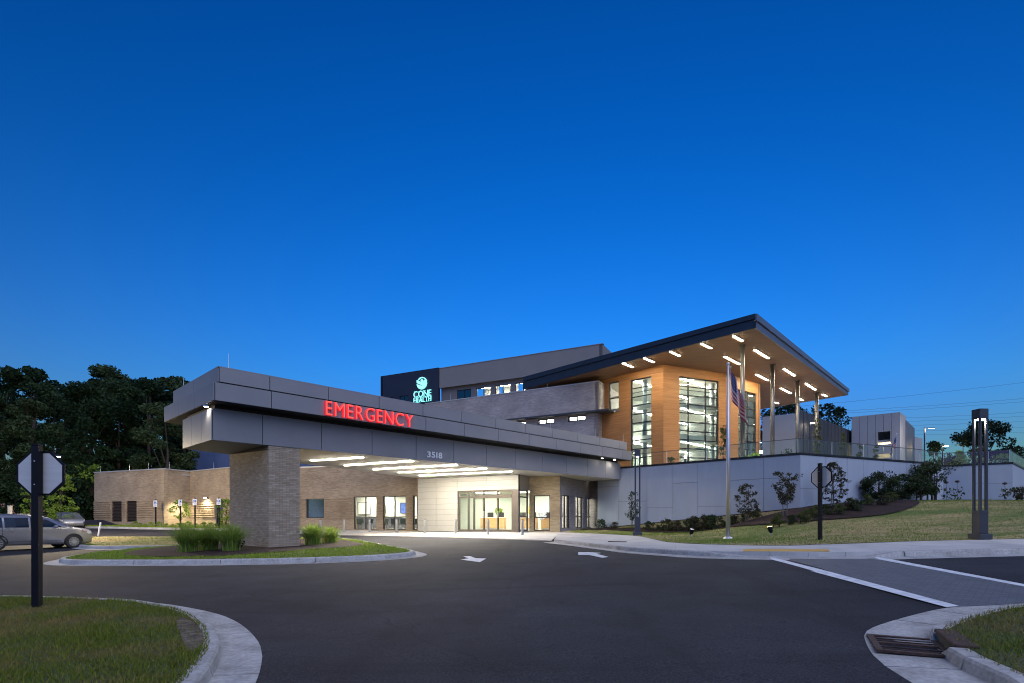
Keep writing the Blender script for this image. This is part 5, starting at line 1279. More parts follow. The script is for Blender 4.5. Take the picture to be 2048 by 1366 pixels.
# wall light on the wing
dW = (Vector(W3)-Vector(W2)).normalized(); nW = Vector((dW.y,-dW.x)); sW = on_line(414,W2,W3); pW = Vector(W2)+dW*sW; zW = zpy(997,pW.x and (Vector(W2)+dW*sW).y)
t = thing('wall_light', V3(pW+nW*.1,zW), 'bright bracket wall light above the door of the brick wing', 'wall light')
MB().obox(V3(pW+nW*.005,zW), V3(dW*.25,0), V3(nW*.12,0), (0,0,.14)).build('housing', 'frame_dark', t); MB().obox(V3(pW+nW*.125+dW*.02,zW+.06), V3(dW*.21,0), V3(nW*.22,0), (0,0,.06)).build('visor', 'frame_dark', t)
MB().obox(V3(pW+nW*.14+dW*.04,zW+.02), V3(dW*.17,0), V3(nW*.18,0), (0,0,.03)).build('lens', 'lamp_glow', t)
lamp('SPOT', V3(pW+nW*.55+dW*.12,zW-.05), 700, (1,.84,.52), .1, V3(pW+nW*.35,zW-3), t, 165, .8)
# small building flood on the low wing's jog
p_ = Vector(W1)+Vector((.0,-.5)); pw2 = Vector((-30.15,49.3)); t = thing('wall_light', V3(pw2+Vector((.3,-.1)),3.5), 'small wall light washing the recessed corner of the brick wing', 'wall light')
MB().box(pw2.x+.28,pw2.x+.42,pw2.y-.1,pw2.y+.1,3.4,3.55).build('housing', 'frame_dark', t); MB().box(pw2.x+.30,pw2.x+.40,pw2.y-.08,pw2.y+.08,3.37,3.398).build('lens', 'lamp_glow', t)
lamp('SPOT', (pw2.x+.8,pw2.y-.3,3.3), 420, (1,.86,.55), .1, (pw2.x+.3,pw2.y,1), t, 160, .9)

# accessible parking signs
def park_sign(px, ytop, ybot, Y):
    p = at(px, ybot, Y); z = g1(p.x,p.y)+.14; t = thing('parking_sign', (p.x,p.y,z), 'slim black post with a white and blue accessible parking sign by the brick wing', 'sign', 'accessible parking signs'); H = zpy(ytop,Y)-z; b = Vector((p.x,p.y,z))
    MB().box(b.x-.045,b.x+.045,b.y-.045,b.y+.045,z,z+H).build('post', 'black_paint', t)
    fy = b.y-.05; zt_ = z+H-.1
    pn = MB().box(b.x-.155,b.x+.155,fy-.012,fy,zt_-.52,zt_).build('panel', 'sign_white', t)
    s = MB(); q = fy-.018
    s.box(b.x-.11,b.x+.11,q,q+.004,zt_-.31,zt_-.06); s.build('symbol_field', 'sign_blue', pn)
    m_ = MB(); cx, cz_ = b.x-.015, zt_-.22
    for i in range(14):
        a0_, a1_ = R(100+250*i/14), R(100+250*(i+1)/14)
        m_.add([(cx+.065*math.cos(a),q-.003,cz_+.065*math.sin(a)) for a in (a0_,a1_)]+[(cx+.047*math.cos(a),q-.003,cz_+.047*math.sin(a)) for a in (a1_,a0_)], [(0,1,2,3)])
    m_.box(cx-.012,cx+.008,q-.004,q-.001,cz_-.005,cz_+.085); m_.box(cx-.012,cx+.05,q-.004,q-.001,cz_-.01,cz_+.008); m_.box(cx+.045,cx+.062,q-.004,q-.001,cz_-.06,cz_+.008); m_.tube([(cx-.002,q-.004,cz_+.105),(cx-.002,q-.001,cz_+.105)], .018, 8)
    m_.build('wheelchair_symbol', 'sign_white', pn)
    for k in range(3): MB().box(b.x-.11,b.x+.11,q,q+.004,zt_-.38-.045*k,zt_-.362-.045*k).build('text_line', 'sign_blue', pn)
for px, yt, yb_, Y in ((311.5,999,1052,47.0),(361,997,1051,46.4),(390,995.5,1050.5,46.0),(438,995,1050,45.4)): park_sign(px, yt, yb_, Y)
# slanted marker post and stub posts
pm = gp(196,1073,.15); t = thing('marker_post', V3(pm,g1(*pm)+.15), 'white plastic marker post leaning over the lawn strip', 'post'); b = ORG[t]
MB().tube([b-Vector((0,0,.02)), b+Vector((.08,0,.45)), b+Vector((.15,.02,.86))], [.045,.05,.05], 10).build('tube', 'sign_white', t); MB().tube([b+Vector((.155,.02,.865)), b+Vector((.16,.02,.9))], [.05,.03], 10).build('cap', 'sign_white', t); MB().tube([b-Vector((0,0,.01)), b+Vector((0,0,.02))], .09, 10).build('foot', 'black_paint', t)
pc = at(20,1031,40); o = thing('concrete_post', (pc.x,pc.y,g1(pc.x,pc.y)), 'pale square post standing behind the silver van', 'post'); b = ORG[o]
MB().box(b.x-.09,b.x+.09,b.y-.09,b.y+.09,b.z,zpy(1013,40)).build('shaft', 'concrete', o); MB().box(b.x-.11,b.x+.11,b.y-.11,b.y+.11,zpy(1013,40)+.001,zpy(1013,40)+.06).build('cap', 'concrete', o)
# gooseneck vent by the wing
pv = at(152,1048,50); t = thing('vent_pipe', (pv.x,pv.y,g1(pv.x,pv.y)+.13), 'small white gooseneck vent pipe on the verge beside the brick wing', 'pipe'); b = ORG[t]
MB().tube([b, b+Vector((0,0,.55)), b+Vector((-.05,0,.66)), b+Vector((-.18,0,.68)), b+Vector((-.22,0,.6))], .05, 8).build('pipe', 'sign_white', t); MB().tube([b-Vector((0,0,.01)), b+Vector((0,0,.03))], .1, 8).build('flange', 'sign_white', t)
# terrace bollard lights
for px, py, Y in ((1522,903,37.6),(1371,913,39.5)):
    p = at(px, py, Y); t = thing('terrace_light', (p.x,p.y,5.3), 'glowing low bollard light on the terrace behind the glass', 'lamp', 'terrace bollard lights')
    MB().tube([(p.x,p.y,5.3),(p.x,p.y,p.z-.12)], .07, 10).build('post', 'dark_metal', t); MB().tube([(p.x,p.y,p.z-.119),(p.x,p.y,p.z+.05)], .085, 12).build('lens', 'lamp_glow', t); MB().tube([(p.x,p.y,p.z+.051),(p.x,p.y,p.z+.09)], .1, 12).build('cap', 'dark_metal', t)
# small flag by the parking structure
q = at(1793.5,915,66); zt_ = zpy(868,66); t = thing('flagpole', (q.x,q.y,5.3), 'short flagpole before the parking structure', 'flagpole'); MB().tube([(q.x,q.y,5.3),(q.x,q.y,zt_)], [.06,.035], 8).build('pole', 'aluminium', t); MB().tube([(q.x,q.y,zt_),(q.x,q.y,zt_+.12)], [.06,.03], 8).build('finial', 'aluminium', t)
flag((q.x-.05,q.y,zt_-1.5), 1.3, 2.0, 'flag', 'small distant striped flag hanging before the parking structure', .7, 20, 12, math.pi)
# power lines across the sky on the right
for k, (y0, y1) in enumerate(((812,740),(824,784),(828,792),(839,820),(846,828),(851,842),(862,854),(868,866))):
    a, b = at(1560, y0+4, 150+k*4), at(2330, y1-14, 165+k*4)
    pts = []
    for i in range(15): u = i/14; p = a.lerp(b, u); p.z -= 4*u*(1-u)*.9; pts.append(p)
    o = MB().tube(pts, .035, 4).build('power_line', 'dark_metal', org=a); tag(o, 'thin sagging power line crossing the sky beyond the parking structure', 'cable', 'overhead power lines')

# ================================================================ vehicles
def car(name, label, origin, heading, prof, W, paint, windows, wheels, wr, belt, seams=(), cat='car', group=None, zoff=0.0):
    # prof: list of (x from the nose, bottom, top); local x backwards, y right
    hx = Vector((heading[0],heading[1],0)).normalized(); ry = Vector((hx.y,-hx.x,0))
    t = thing(name, origin, label, cat, group); O = Vector(origin)
    L = lambda x, y, z: O-hx*x+ry*y+Vector((0,0,z))
    def half(x, z, top):
        nose = min(1, .72+.28*math.sqrt(min(1, max(0, x)/.7))); tail = min(1, .88+.12*min(1, (prof[-1][0]-x)/.5)); w_ = W/2*nose*tail
        if z > belt: return w_*(1-.20*(z-belt)/(1.72-belt))
        if z < .45: return w_*(.93+.07*(z-.2)/.25)
        return w_
    secs = []
    for (x, zb_, ztop) in prof:
        sh = min(ztop-.04, belt); ring = []
        zs = [zb_, zb_+.12, .55 if ztop > .65 else ztop-.1, max(.56, sh-.1), sh, sh+(ztop-sh)*.5, ztop-.05, ztop]
        ys = [half(x,z,ztop) for z in zs]; ys[-1] *= .80; ys[-2] *= .97
        ring = [(y, z) for y, z in zip(ys, zs)]; ring += [(0, ztop+.015)]+[(-y, z) for y, z in reversed(list(zip(ys, zs)))]
        secs.append([L(x, y, z) for y, z in ring])
    n = len(secs[0]); mb = MB(); vs = [p for s in secs for p in s]; fs = []
    for i in range(len(secs)-1):
        for k in range(n): fs.append((i*n+k, i*n+(k+1)%n, (i+1)*n+(k+1)%n, (i+1)*n+k))
    fs += [tuple(range(n)), tuple(range((len(secs)-1)*n, len(secs)*n))[::-1]]; mb.add(vs, fs)
    body = mb.build('body', paint, t)
    bm = bmesh.new(); bm.from_mesh(body.data); bmesh.ops.recalc_face_normals(bm, faces=bm.faces[:]); bm.to_mesh(body.data); bm.free(); body.data.shade_smooth()
    tops = lambda x: np.interp(x, [p[0] for p in prof], [p[2] for p in prof])
    def sidepatch(poly, nm, m, off, par, th=.012, side=(1,-1)):
        for sg_ in side:
            A = [L(x, sg_*(half(x,z,tops(x))+off), z) for x, z in poly]; B = [L(x, sg_*(half(x,z,tops(x))+off-th-.03), z) for x, z in poly]; k = len(poly)
            o = MB().add(A+B, [tuple(range(k)), tuple(range(k,2*k))[::-1]]+[(i,k+i,k+(i+1)%k,(i+1)%k) for i in range(k)]).build(nm, m, par)
            b2 = bmesh.new(); b2.from_mesh(o.data); bmesh.ops.recalc_face_normals(b2, faces=b2.faces[:]); b2.to_mesh(o.data); b2.free()
    for poly in windows: sidepatch(poly, 'window', 'car_glass', .012, t)
    for poly in seams: sidepatch(poly, 'door_gap', 'reveal_black', .006, t, .004)
    for x in wheels:
        ring_ = [(x+(wr+.075)*math.cos(R(a)), wr+(wr+.075)*math.sin(R(a))) for a in range(-20,201,17)]
        sidepatch(ring_, 'wheel_arch', 'reveal_black', .008, t)
        for sg_ in (1,-1):
            c = L(x, sg_*(W/2-.12), wr); ax = ry*sg_
            wh = MB().tube([c-ax*.10, c-ax*.09, c+ax*.11, c+ax*.125], [wr-.03,wr,wr,wr-.04], 28).build('wheel', 'tyre', t)
            MB().tube([c+ax*.126, c+ax*.130], wr*.66, 24).build('rim', 'rim', wh)
            MB().tube([c+ax*.131, c+ax*.133], wr*.60, 24).build('rim_well', 'reveal_black', wh)
            sp = MB()
            for k in range(10):
                th = 2*math.pi*k/10; r1 = hx*math.cos(th)+Vector((0,0,math.sin(th))); r2 = hx*-math.sin(th)+Vector((0,0,math.cos(th)))
                sp.obox(c+ax*.134+r1*.05-r2*.022, r1*(wr*.58-.05), r2*.044, ax*.008)
            sp.tube([c+ax*.134, c+ax*.146], .065, 12); sp.build('spokes', 'rim', wh)
    return t, L, half, sidepatch
fw, rw_ = Vector(gp(148,1096,0)), Vector(gp(5,1103.5,0)); hd = (fw-rw_).normalized()
hd = Vector((.50,.866)).normalized()
WB_ = 3.08
vprof = [(0,.34,.66),(.05,.30,.86),(.2,.24,.99),(.5,.22,1.06),(.85,.22,1.11),(1.05,.22,1.14),(1.5,.22,1.38),(1.95,.22,1.60),(2.3,.22,1.70),(2.9,.22,1.735),(3.6,.22,1.74),(4.3,.22,1.72),(4.75,.24,1.66),(4.98,.28,1.45),(5.12,.32,1.1),(5.15,.36,.75)]
ry_ = Vector((hd.y,-hd.x)); vo = fw+hd*.93-ry_*.98; vz = g1(fw.x,fw.y)
win = [[(1.42,1.10),(2.05,1.48),(2.32,1.57),(2.72,1.60),(2.72,1.10)],[(2.80,1.10),(2.80,1.58),(3.72,1.59),(3.72,1.10)],[(3.80,1.10),(3.80,1.59),(4.62,1.56),(4.80,1.12)]]
sm_ = [[(1.50,.34),(1.515,.34),(1.515,1.05),(1.50,1.05)],[(2.75,.34),(2.765,.34),(2.765,1.08),(2.75,1.08)],[(3.80,.60),(3.815,.60),(3.815,1.08),(3.80,1.08)],[(1.52,.40),(3.62,.40),(3.62,.412),(1.52,.412)]]
van, L_, hf_v, sp_ = car('minivan', 'silver minivan parked facing the lawn strip', (vo.x,vo.y,vz), hd, vprof, 1.96, 'van_paint', win, (.93,.93+WB_), .345, 1.06, sm_, 'van')
ws = MB(); wsx = [(1.30,1.125),(2.05,1.60)]
ws.add([L_(1.12,.70,1.21),L_(1.12,-.70,1.21),L_(1.93,-.60,1.63),L_(1.93,.60,1.63),L_(1.18,.70,1.15),L_(1.18,-.70,1.15),L_(1.99,-.60,1.59),L_(1.99,.60,1.59)], [(0,1,2,3),(7,6,5,4),(0,4,5,1),(1,5,6,2),(2,6,7,3),(3,7,4,0)]); ws.build('windscreen', 'car_glass', van)
sp_([(.05,.74),(.10,.88),(.55,1.0),(.5,.84),(.2,.74)], 'headlight', 'lamp_clear', .012, van); sp_([(.30,.80),(.34,.88),(.55,.93),(.5,.84)], 'marker_lamp', 'lamp_amber', .018, van)
for s in (1,-1):
    MB().obox(L_(1.78,s*.95,1.06), ry_.to_3d()*.22*s, hd.to_3d()*.12, (0,0,.16)).build('mirror', 'van_paint', van, bevel=.03)
    for x in (2.55,3.55): MB().obox(L_(x,s*.985,.93), hd.to_3d()*.16, ry_.to_3d()*.02*s, (0,0,.03)).build('door_handle', 'rim', van)
    MB().tube([L_(2.5,s*.66,1.76),L_(4.4,s*.66,1.75)], .018, 6).build('roof_rail', 'frame_dark', van)
sprof = [(0,.32,.58),(.08,.26,.72),(.4,.2,.82),(1.0,.2,.93),(1.35,.2,.97),(1.8,.2,1.22),(2.2,.2,1.40),(2.7,.2,1.46),(3.3,.2,1.42),(3.8,.2,1.2),(4.2,.2,1.05),(4.6,.25,1.0),(4.75,.3,.7)]
cw = [[(1.75,.98),(2.2,1.30),(2.6,1.36),(2.6,.98)],[(2.66,.98),(2.66,1.36),(3.2,1.32),(3.6,1.02)]]
pcw = at(116,1055,47); zc_ = g1(pcw.x,pcw.y); h2 = Vector((.75,-.66)).normalized(); r2_ = Vector((h2.y,-h2.x))
co = Vector((pcw.x,pcw.y))+h2*.9-r2_*.9
c2, L2, hf2, sp2 = car('sedan', 'pale sedan half hidden behind the silver minivan', (co.x,co.y,zc_), h2, sprof, 1.8, 'car_paint_white', cw, (.9,3.6), .32, .93)
sp2([(.06,.62),(.12,.74),(.5,.82),(.45,.68)], 'headlight', 'lamp_clear', .012, c2)
# ================================================================ vegetation
def leaves(P, size, asp=.6, up=0.0):
    n = len(P); a = rng.normal(0,1,(n,3)); a[:,2] += up; a /= np.linalg.norm(a,axis=1)[:,None]
    b = rng.normal(0,1,(n,3)); b -= (a*b).sum(1)[:,None]*a; b /= np.linalg.norm(b,axis=1)[:,None]
    s = (size*rng.uniform(.6,1.3,n))[:,None]; a = a*s*.5; b = b*s*.5*asp
    return np.stack([P-a, P+b*.9+a*.1, P+a, P-b*.9+a*.1], 1).reshape(-1,3)
def clump_points(C, rad, n, flat=.75, shell=.45):
    k = rng.integers(0, len(C), n); d = rng.normal(0,1,(n,3)); d /= np.linalg.norm(d,axis=1)[:,None]
    return C[k]+d*(rad[k]*(shell+(1-shell)*rng.uniform(0,1,n)**.6))[:,None]*np.array([1,1,flat])
def tree(name, label, cat, loc, H, cr, base, n_leaf, leaf, lm, nclump=30, clr=.3, trunk=.2, bark='bark', group=None, shape='round', stems=1, seed=1, limbs=7):
    global rng
    rng = np.random.default_rng(seed); random.seed(seed)
    t = thing(name, loc, label, cat, group); O = Vector(loc); C = []; rad = []
    for i in range(nclump):
        u = rng.uniform(0,1) if shape != 'round' else rng.uniform(.0,1)
        z = base+(H-base)*u
        env = {'round': math.sqrt(max(.05,1-(2*u-.95)**2)), 'oval': math.sin(math.pi*min(1,.12+u*.86))**.7, 'column': .5+.5*math.sin(math.pi*min(1,.1+.85*u)), 'vase': .25+.75*u if u < .8 else 1.0-(u-.8)*2, 'cone': (1-u)*.95+.05}[shape]
        th = rng.uniform(0,2*math.pi); rr = cr*env*math.sqrt(rng.uniform(.15,1))*(1-clr*.5)
        C.append((rr*math.cos(th), rr*math.sin(th), min(z, H-cr*clr*.5))); rad.append(cr*clr*rng.uniform(.6,1.2))
    C = np.array(C); rad = np.array(rad)
    P = clump_points(C, rad, n_leaf)
    P = P[P[:,2] > base*.6]
    mb = MB(); top = O+Vector((0,0,H*.82))
    for s in range(stems):
        off = Vector((rng.uniform(-1,1)*.06*stems, rng.uniform(-1,1)*.06*stems, 0)) if stems > 1 else Vector((0,0,0))
        lean = Vector((rng.uniform(-.12,.12)*H*.3*(stems>1), rng.uniform(-.12,.12)*H*.3*(stems>1), 0))
        mb.tube([O+off-Vector((0,0,.1)), O+off+lean*.3+Vector((0,0,H*.25)), O+off+lean*.7+Vector((rng.uniform(-.03,.03)*H,rng.uniform(-.03,.03)*H,H*.55)), O+off+lean+Vector((0,0,H*.85))], [trunk,trunk*.8,trunk*.5,trunk*.15], 8)
    idx = rng.choice(len(C), min(limbs, len(C)), replace=False)
    for i in idx:
        e = O+Vector(C[i]); z0_ = max(base*.5, C[i][2]*.55); s0_ = O+Vector((0,0,z0_)); m_ = s0_.lerp(e,.5)+Vector((0,0,.08*H*.2))
        mb.tube([s0_, m_, e], [trunk*.38,trunk*.25,trunk*.08], 5)
    tr = mb.build('trunk', bark, t)
    link_mesh('crown', fast_mesh('crown', leaves(P, leaf), 4), lm, t)
    return t
# woodland behind the wing: three kinds of crown, each tree a thing of its own
wl = 'tall dark leafy tree in the wood behind the brick wing'; wg = 'trees of the wood'
protos = [tree('woodland_tree', wl, 'tree', (0,0,0), 20, 5.2, 3.5, 12000, .42, 'leaf_forest', 46, .25, .3, seed=11+i, group=wg, shape=['oval','round','oval'][i]) for i in range(3)]
spots = [(-110,745,70),(-40,735,80),(15,738,66),(70,737,84),(112,757,70),(165,768,62),(212,733,77),(258,752,69),(238,770,64),(300,760,64),(290,752,83),(345,757,86),(378,765,75),(330,800,60),(420,772,90),(60,800,60),(130,790,92),(-20,790,58),(190,760,90)]
for i, (px, py, Y) in enumerate(spots):
    p = at(px, py, Y); zb_ = g1(p.x,p.y); s = (p.z-zb_)/20.; rz = random.uniform(0,6.28); sx = s*random.uniform(.95,1.2)
    if i < 3: o = protos[i]; o.location = (p.x,p.y,zb_); o.rotation_euler = (0,0,rz); o.scale = (sx,sx,s); ORG[o] = Vector(o.location)
    else: copy_thing(protos[i%3], (p.x,p.y,zb_), rz, (sx,sx,s))
up = tree('understory_bush', 'dark tangled bush at the edge of the wood', 'bush', (0,0,0), 5.5, 3.0, .3, 2600, .38, 'leaf_forest', 26, .35, .08, seed=31, group='bushes at the wood edge', shape='round', stems=3)
for i, (px, Y) in enumerate(((-30,56),(30,57),(75,58),(120,60),(160,57),(205,60),(250,62),(300,62),(345,62))):
    p = at(px,1041,Y); loc = (p.x,p.y,g1(p.x,p.y))
    if i == 0: up.location = loc
    else: copy_thing(up, loc, i*1.3, random.uniform(.8,1.3))
def tr(name, label, cat, px, ytop, Y, **k):
    p = at(px, ytop, Y); z = k.pop('z', None); z = g1(p.x,p.y)+.14 if z is None else z
    return tree(name, label, cat, (p.x,p.y,z), p.z-z, **k)
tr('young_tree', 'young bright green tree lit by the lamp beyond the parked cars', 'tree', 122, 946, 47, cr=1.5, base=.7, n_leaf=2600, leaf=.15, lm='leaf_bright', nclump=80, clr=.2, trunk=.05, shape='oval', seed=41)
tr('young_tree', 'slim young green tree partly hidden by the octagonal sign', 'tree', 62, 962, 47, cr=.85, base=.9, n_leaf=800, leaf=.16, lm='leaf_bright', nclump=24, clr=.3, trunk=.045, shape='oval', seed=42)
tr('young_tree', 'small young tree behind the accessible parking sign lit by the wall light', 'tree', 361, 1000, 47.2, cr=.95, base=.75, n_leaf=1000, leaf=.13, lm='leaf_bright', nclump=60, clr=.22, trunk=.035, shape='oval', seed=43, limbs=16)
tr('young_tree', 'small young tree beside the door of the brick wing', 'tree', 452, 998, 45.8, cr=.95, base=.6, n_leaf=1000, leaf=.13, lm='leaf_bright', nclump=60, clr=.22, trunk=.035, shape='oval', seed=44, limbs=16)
tr('woodland_tree', 'bright lamp-lit bough tree just behind the corner of the brick wing', 'tree', 190, 925, 57, cr=1.9, base=3.6, n_leaf=700, leaf=.25, lm='leaf_bright', nclump=16, clr=.35, trunk=.09, shape='round', seed=45)
# trees on the hill to the right
tr('hill_tree', 'dark spreading tree behind the column lamp on the hill', 'tree', 1968, 843, 92, z=5.0, cr=5.4, base=.2, n_leaf=8500, leaf=.42, lm='leaf_oak', nclump=44, clr=.30, trunk=.3, shape='round', seed=51, group=None)
tr('hill_tree', 'dark spreading tree with a lower crown beside the distant lamp', 'tree', 1926, 866, 95, z=5.0, cr=3.6, base=.2, n_leaf=3200, leaf=.42, lm='leaf_oak', nclump=26, clr=.3, trunk=.22, shape='round', seed=52)
tr('hill_tree', 'low dark tree beside the parking lamp mast', 'tree', 1868, 884, 100, z=5.0, cr=2.6, base=.8, n_leaf=2000, leaf=.45, lm='leaf_oak', nclump=18, clr=.35, trunk=.15, shape='round', seed=53)
tr('hill_tree', 'low dark tree far right on the hill beyond the column lamp', 'tree', 2032, 893, 105, z=5.0, cr=2.8, base=.8, n_leaf=1800, leaf=.45, lm='leaf_oak', nclump=18, clr=.35, trunk=.15, shape='round', seed=54)
tr('hill_tree', 'dark tree seen between the roof columns over the pale wall', 'tree', 1575, 803, 115, z=5.0, cr=7.0, base=6, n_leaf=5200, leaf=.6, lm='leaf_oak', nclump=34, clr=.28, trunk=.4, shape='round', seed=55)
tr('hill_tree', 'dark tree with open branches beside the last roof column', 'tree', 1653, 808, 118, z=5.0, cr=5.2, base=9, n_leaf=2600, leaf=.6, lm='leaf_oak', nclump=20, clr=.30, trunk=.35, shape='round', seed=56)
tr('hill_tree', 'dark tree low behind the atrium corner', 'tree', 1532, 822, 112, z=5.0, cr=3.6, base=7, n_leaf=1800, leaf=.55, lm='leaf_oak', nclump=16, clr=.32, trunk=.3, shape='round', seed=57)
# planting along the retaining wall
tr('columnar_tree', 'slim upright young tree against the concrete wall beside the column lamp', 'tree', 1264, 984, 40.5, cr=.55, base=.8, n_leaf=700, leaf=.13, lm='leaf_shrub', nclump=30, clr=.38, trunk=.04, shape='column', seed=61)
tr('small_tree', 'airy small tree with sparse leaves against the wall right of the flagpole', 'tree', 1494, 966, 34.3, cr=.8, base=.35, n_leaf=1400, leaf=.12, lm='leaf_red', nclump=90, clr=.17, trunk=.03, bark='bark_grey', shape='oval', stems=3, seed=62, limbs=14)
tr('small_tree', 'fuller small tree near the outer corner of the concrete wall', 'tree', 1571, 944, 31.6, cr=1.0, base=.8, n_leaf=1700, leaf=.12, lm='leaf_red', nclump=90, clr=.17, trunk=.03, bark='bark_grey', shape='vase', stems=3, seed=63, limbs=14)
tr('small_tree', 'tall small tree behind the sideways octagonal sign', 'tree', 1667, 924, 32.3, cr=.85, base=.25, n_leaf=1900, leaf=.12, lm='leaf_red', nclump=110, clr=.16, trunk=.035, bark='bark_grey', shape='oval', stems=3, seed=64, limbs=14)
tr('large_shrub', 'broad dark shrub against the wall at the top of the mulch', 'shrub', 1762, 946, 35.2, cr=1.25, base=.25, n_leaf=4200, leaf=.13, lm='leaf_shrub', nclump=34, clr=.32, trunk=.05, shape='round', stems=3, seed=65)
tr('large_shrub', 'broad dark shrub between its two neighbours at the wall', 'shrub', 1803, 950, 36.0, cr=1.05, base=.2, n_leaf=3400, leaf=.13, lm='leaf_shrub', nclump=28, clr=.32, trunk=.05, shape='round', stems=3, seed=66)
tr('large_shrub', 'tallest dark spreading shrub at the wall below the lamp mast', 'shrub', 1862, 922, 37.0, cr=1.5, base=.4, n_leaf=4600, leaf=.14, lm='leaf_shrub', nclump=36, clr=.30, trunk=.06, shape='vase', stems=4, seed=67, limbs=14)
tr('large_shrub', 'dark round shrub at the foot of the tallest spreading shrub', 'shrub', 1838, 950, 36.0, cr=.85, base=.15, n_leaf=2400, leaf=.13, lm='leaf_shrub', nclump=24, clr=.34, trunk=.05, shape='round', stems=3, seed=68)
tr('large_shrub', 'dark shrub at the far end of the lawn wall', 'shrub', 2040, 975, 36, cr=.8, base=.15, n_leaf=900, leaf=.13, lm='leaf_red', nclump=20, clr=.34, trunk=.05, shape='round', stems=3, seed=69)
# low shrubs: three kinds copied along the bed
kinds = [tree('low_shrub', 'x', 'shrub', (0,0,0), .62, .42, .04, 800, .085, m, 18, .4, .02, seed=71+i, group='low shrubs in the mulch bed', shape='round', stems=3, limbs=5) for i, m in enumerate(('leaf_olive','leaf_shrub','leaf_red'))]
lb = ['low yellow-green shrub in the mulch bed along the concrete wall','low dark green shrub in the mulch bed along the concrete wall','low reddish shrub in the mulch bed along the concrete wall']
used = [0,0,0]
low_ = [(1214,1062,0,1,1.2),(1241,1063,0,2,.9),(1310,1064,0,1,1.1),(1327,1064,0,0,.7),(1340,1063,0,0,.7),(1345,1062,0,2,1.4),(1365,1063,0,2,1.2),(1388,1063,0,1,1.3),(1396,1062,0,2,1.6),(1419,1062,0,2,1.6),(1441,1062,0,1,1.5),(1452,1062,0,0,.8),(1475,1064,0,1,1.0),(1496,1064,0,0,.8),(1524,1058,0,0,1.0),(1556,1054,0,0,1.1),(1582,1049,0,1,.8),(1612,1046,0,0,1.1),(1631,1037,0,0,1.1),(1655,1030,0,1,.9),(1677,1030,0,0,.9),(1700,1021,0,2,1.1),(1712,1023,0,1,1.0),(1735,1012,0,0,1.0),(1768,1012,0,2,1.0),(1783,1006,0,0,1.0)]
for px, py, _, k, s in low_:
    p = gp(px, min(py,1062) if py > 1041 else py, .16)
    if py > 1055:                                    # along the straight foot of the wall
        q = Vector(WA).lerp(Vector(WB), 0); sl_ = on_line(px, WA, WB); dd = (Vector(WB)-Vector(WA)).normalized(); n_ = Vector((dd.y,-dd.x)); q = Vector(WA)+dd*sl_+n_*random.uniform(.5,1.0); p = (q.x,q.y)
    loc = (p[0],p[1],g1(*p)+.17)
    if not used[k]: used[k] = 1; kinds[k].location = loc; kinds[k].scale = (s,)*3; kinds[k]['label'] = lb[k]; kinds[k].rotation_euler = (0,0,px)
    else: copy_thing(kinds[k], loc, px, s, lb[k])
# verge planting by the wing
vk = tree('verge_shrub', 'low yellow-green plant on the verge before the brick wing', 'plant', (0,0,0), .5, .45, .03, 300, .09, 'leaf_bright', 14, .4, .015, seed=81, group='verge plants', shape='round', stems=3, limbs=4)
for i in range(16):
    x = 268+i*12.5; Yv = np.interp(x, [268,330,460], [47.6,46.8,45.8])+random.uniform(-.2,.4); p = at(x,1045,Yv); loc = (p.x,p.y,g1(p.x,p.y)+.13); s = random.uniform(.55,1.1)
    if i == 0: vk.location = loc
    else: copy_thing(vk, loc, i, s)
# terrace plants behind the glass
def terr(name, label, px, ytop, Y, **k): return tr(name, label, 'plant', px, ytop, Y, z=5.3, **k)
cy = 'narrow upright evergreen behind the glass balustrade'
terr('upright_evergreen', 'tall narrow evergreen behind the glass before the wood wall', 1447, 848, 37.6, cr=.34, base=.1, n_leaf=900, leaf=.12, lm='leaf_olive', nclump=34, clr=.5, trunk=.03, shape='column', seed=91)
terr('upright_evergreen', 'narrow evergreen in front of the last roof column', 1635, 838, 39.5, cr=.3, base=.1, n_leaf=700, leaf=.12, lm='leaf_olive', nclump=30, clr=.5, trunk=.03, shape='column', seed=92)
terr('upright_evergreen', 'narrow evergreen beside the left edge of the parking structure', 1686, 866, 41, cr=.3, base=.1, n_leaf=600, leaf=.12, lm='leaf_olive', nclump=26, clr=.5, trunk=.03, shape='column', seed=93)
terr('upright_evergreen', 'short narrow evergreen left of the lit garage opening', 1720, 886, 40, cr=.26, base=.1, n_leaf=400, leaf=.11, lm='leaf_olive', nclump=20, clr=.5, trunk=.03, shape='column', seed=94)
terr('upright_evergreen', 'short narrow evergreen below the lit garage opening', 1752, 892, 40.5, cr=.26, base=.1, n_leaf=400, leaf=.11, lm='leaf_olive', nclump=20, clr=.5, trunk=.03, shape='column', seed=95)
terr('conifer', 'small bright conical conifer behind the glass on the hill', 1919, 902, 43, cr=1.0, base=.1, n_leaf=1100, leaf=.14, lm='leaf_bright', nclump=40, clr=.3, trunk=.05, shape='cone', seed=96)
for i, (px, yt, Y, cr) in enumerate(((1258,912,47,.7),(1340,915,41.5,.6),(1512,905,38.2,.6),(1575,898,36.5,.6),(1950,912,44,.8),(1975,908,44,.9),(2005,908,43,.9),(1895,914,44,.8))):
    terr('terrace_shrub', ['round green shrub behind the glass beside the canopy end','low green shrub behind the glass below the tall atrium window','low lit shrub beside the terrace light','low shrub between two roof columns','round shrub right of the bright conifer','full round shrub left of the column lamp','round shrub behind the glass right of the column lamp','low shrub left of the bright conifer'][i], px, yt, Y, cr=cr, base=.05, n_leaf=500, leaf=.13, lm='leaf_olive' if i % 2 else 'leaf_bright', nclump=18, clr=.4, trunk=.03, shape='round', stems=3, seed=100+i)
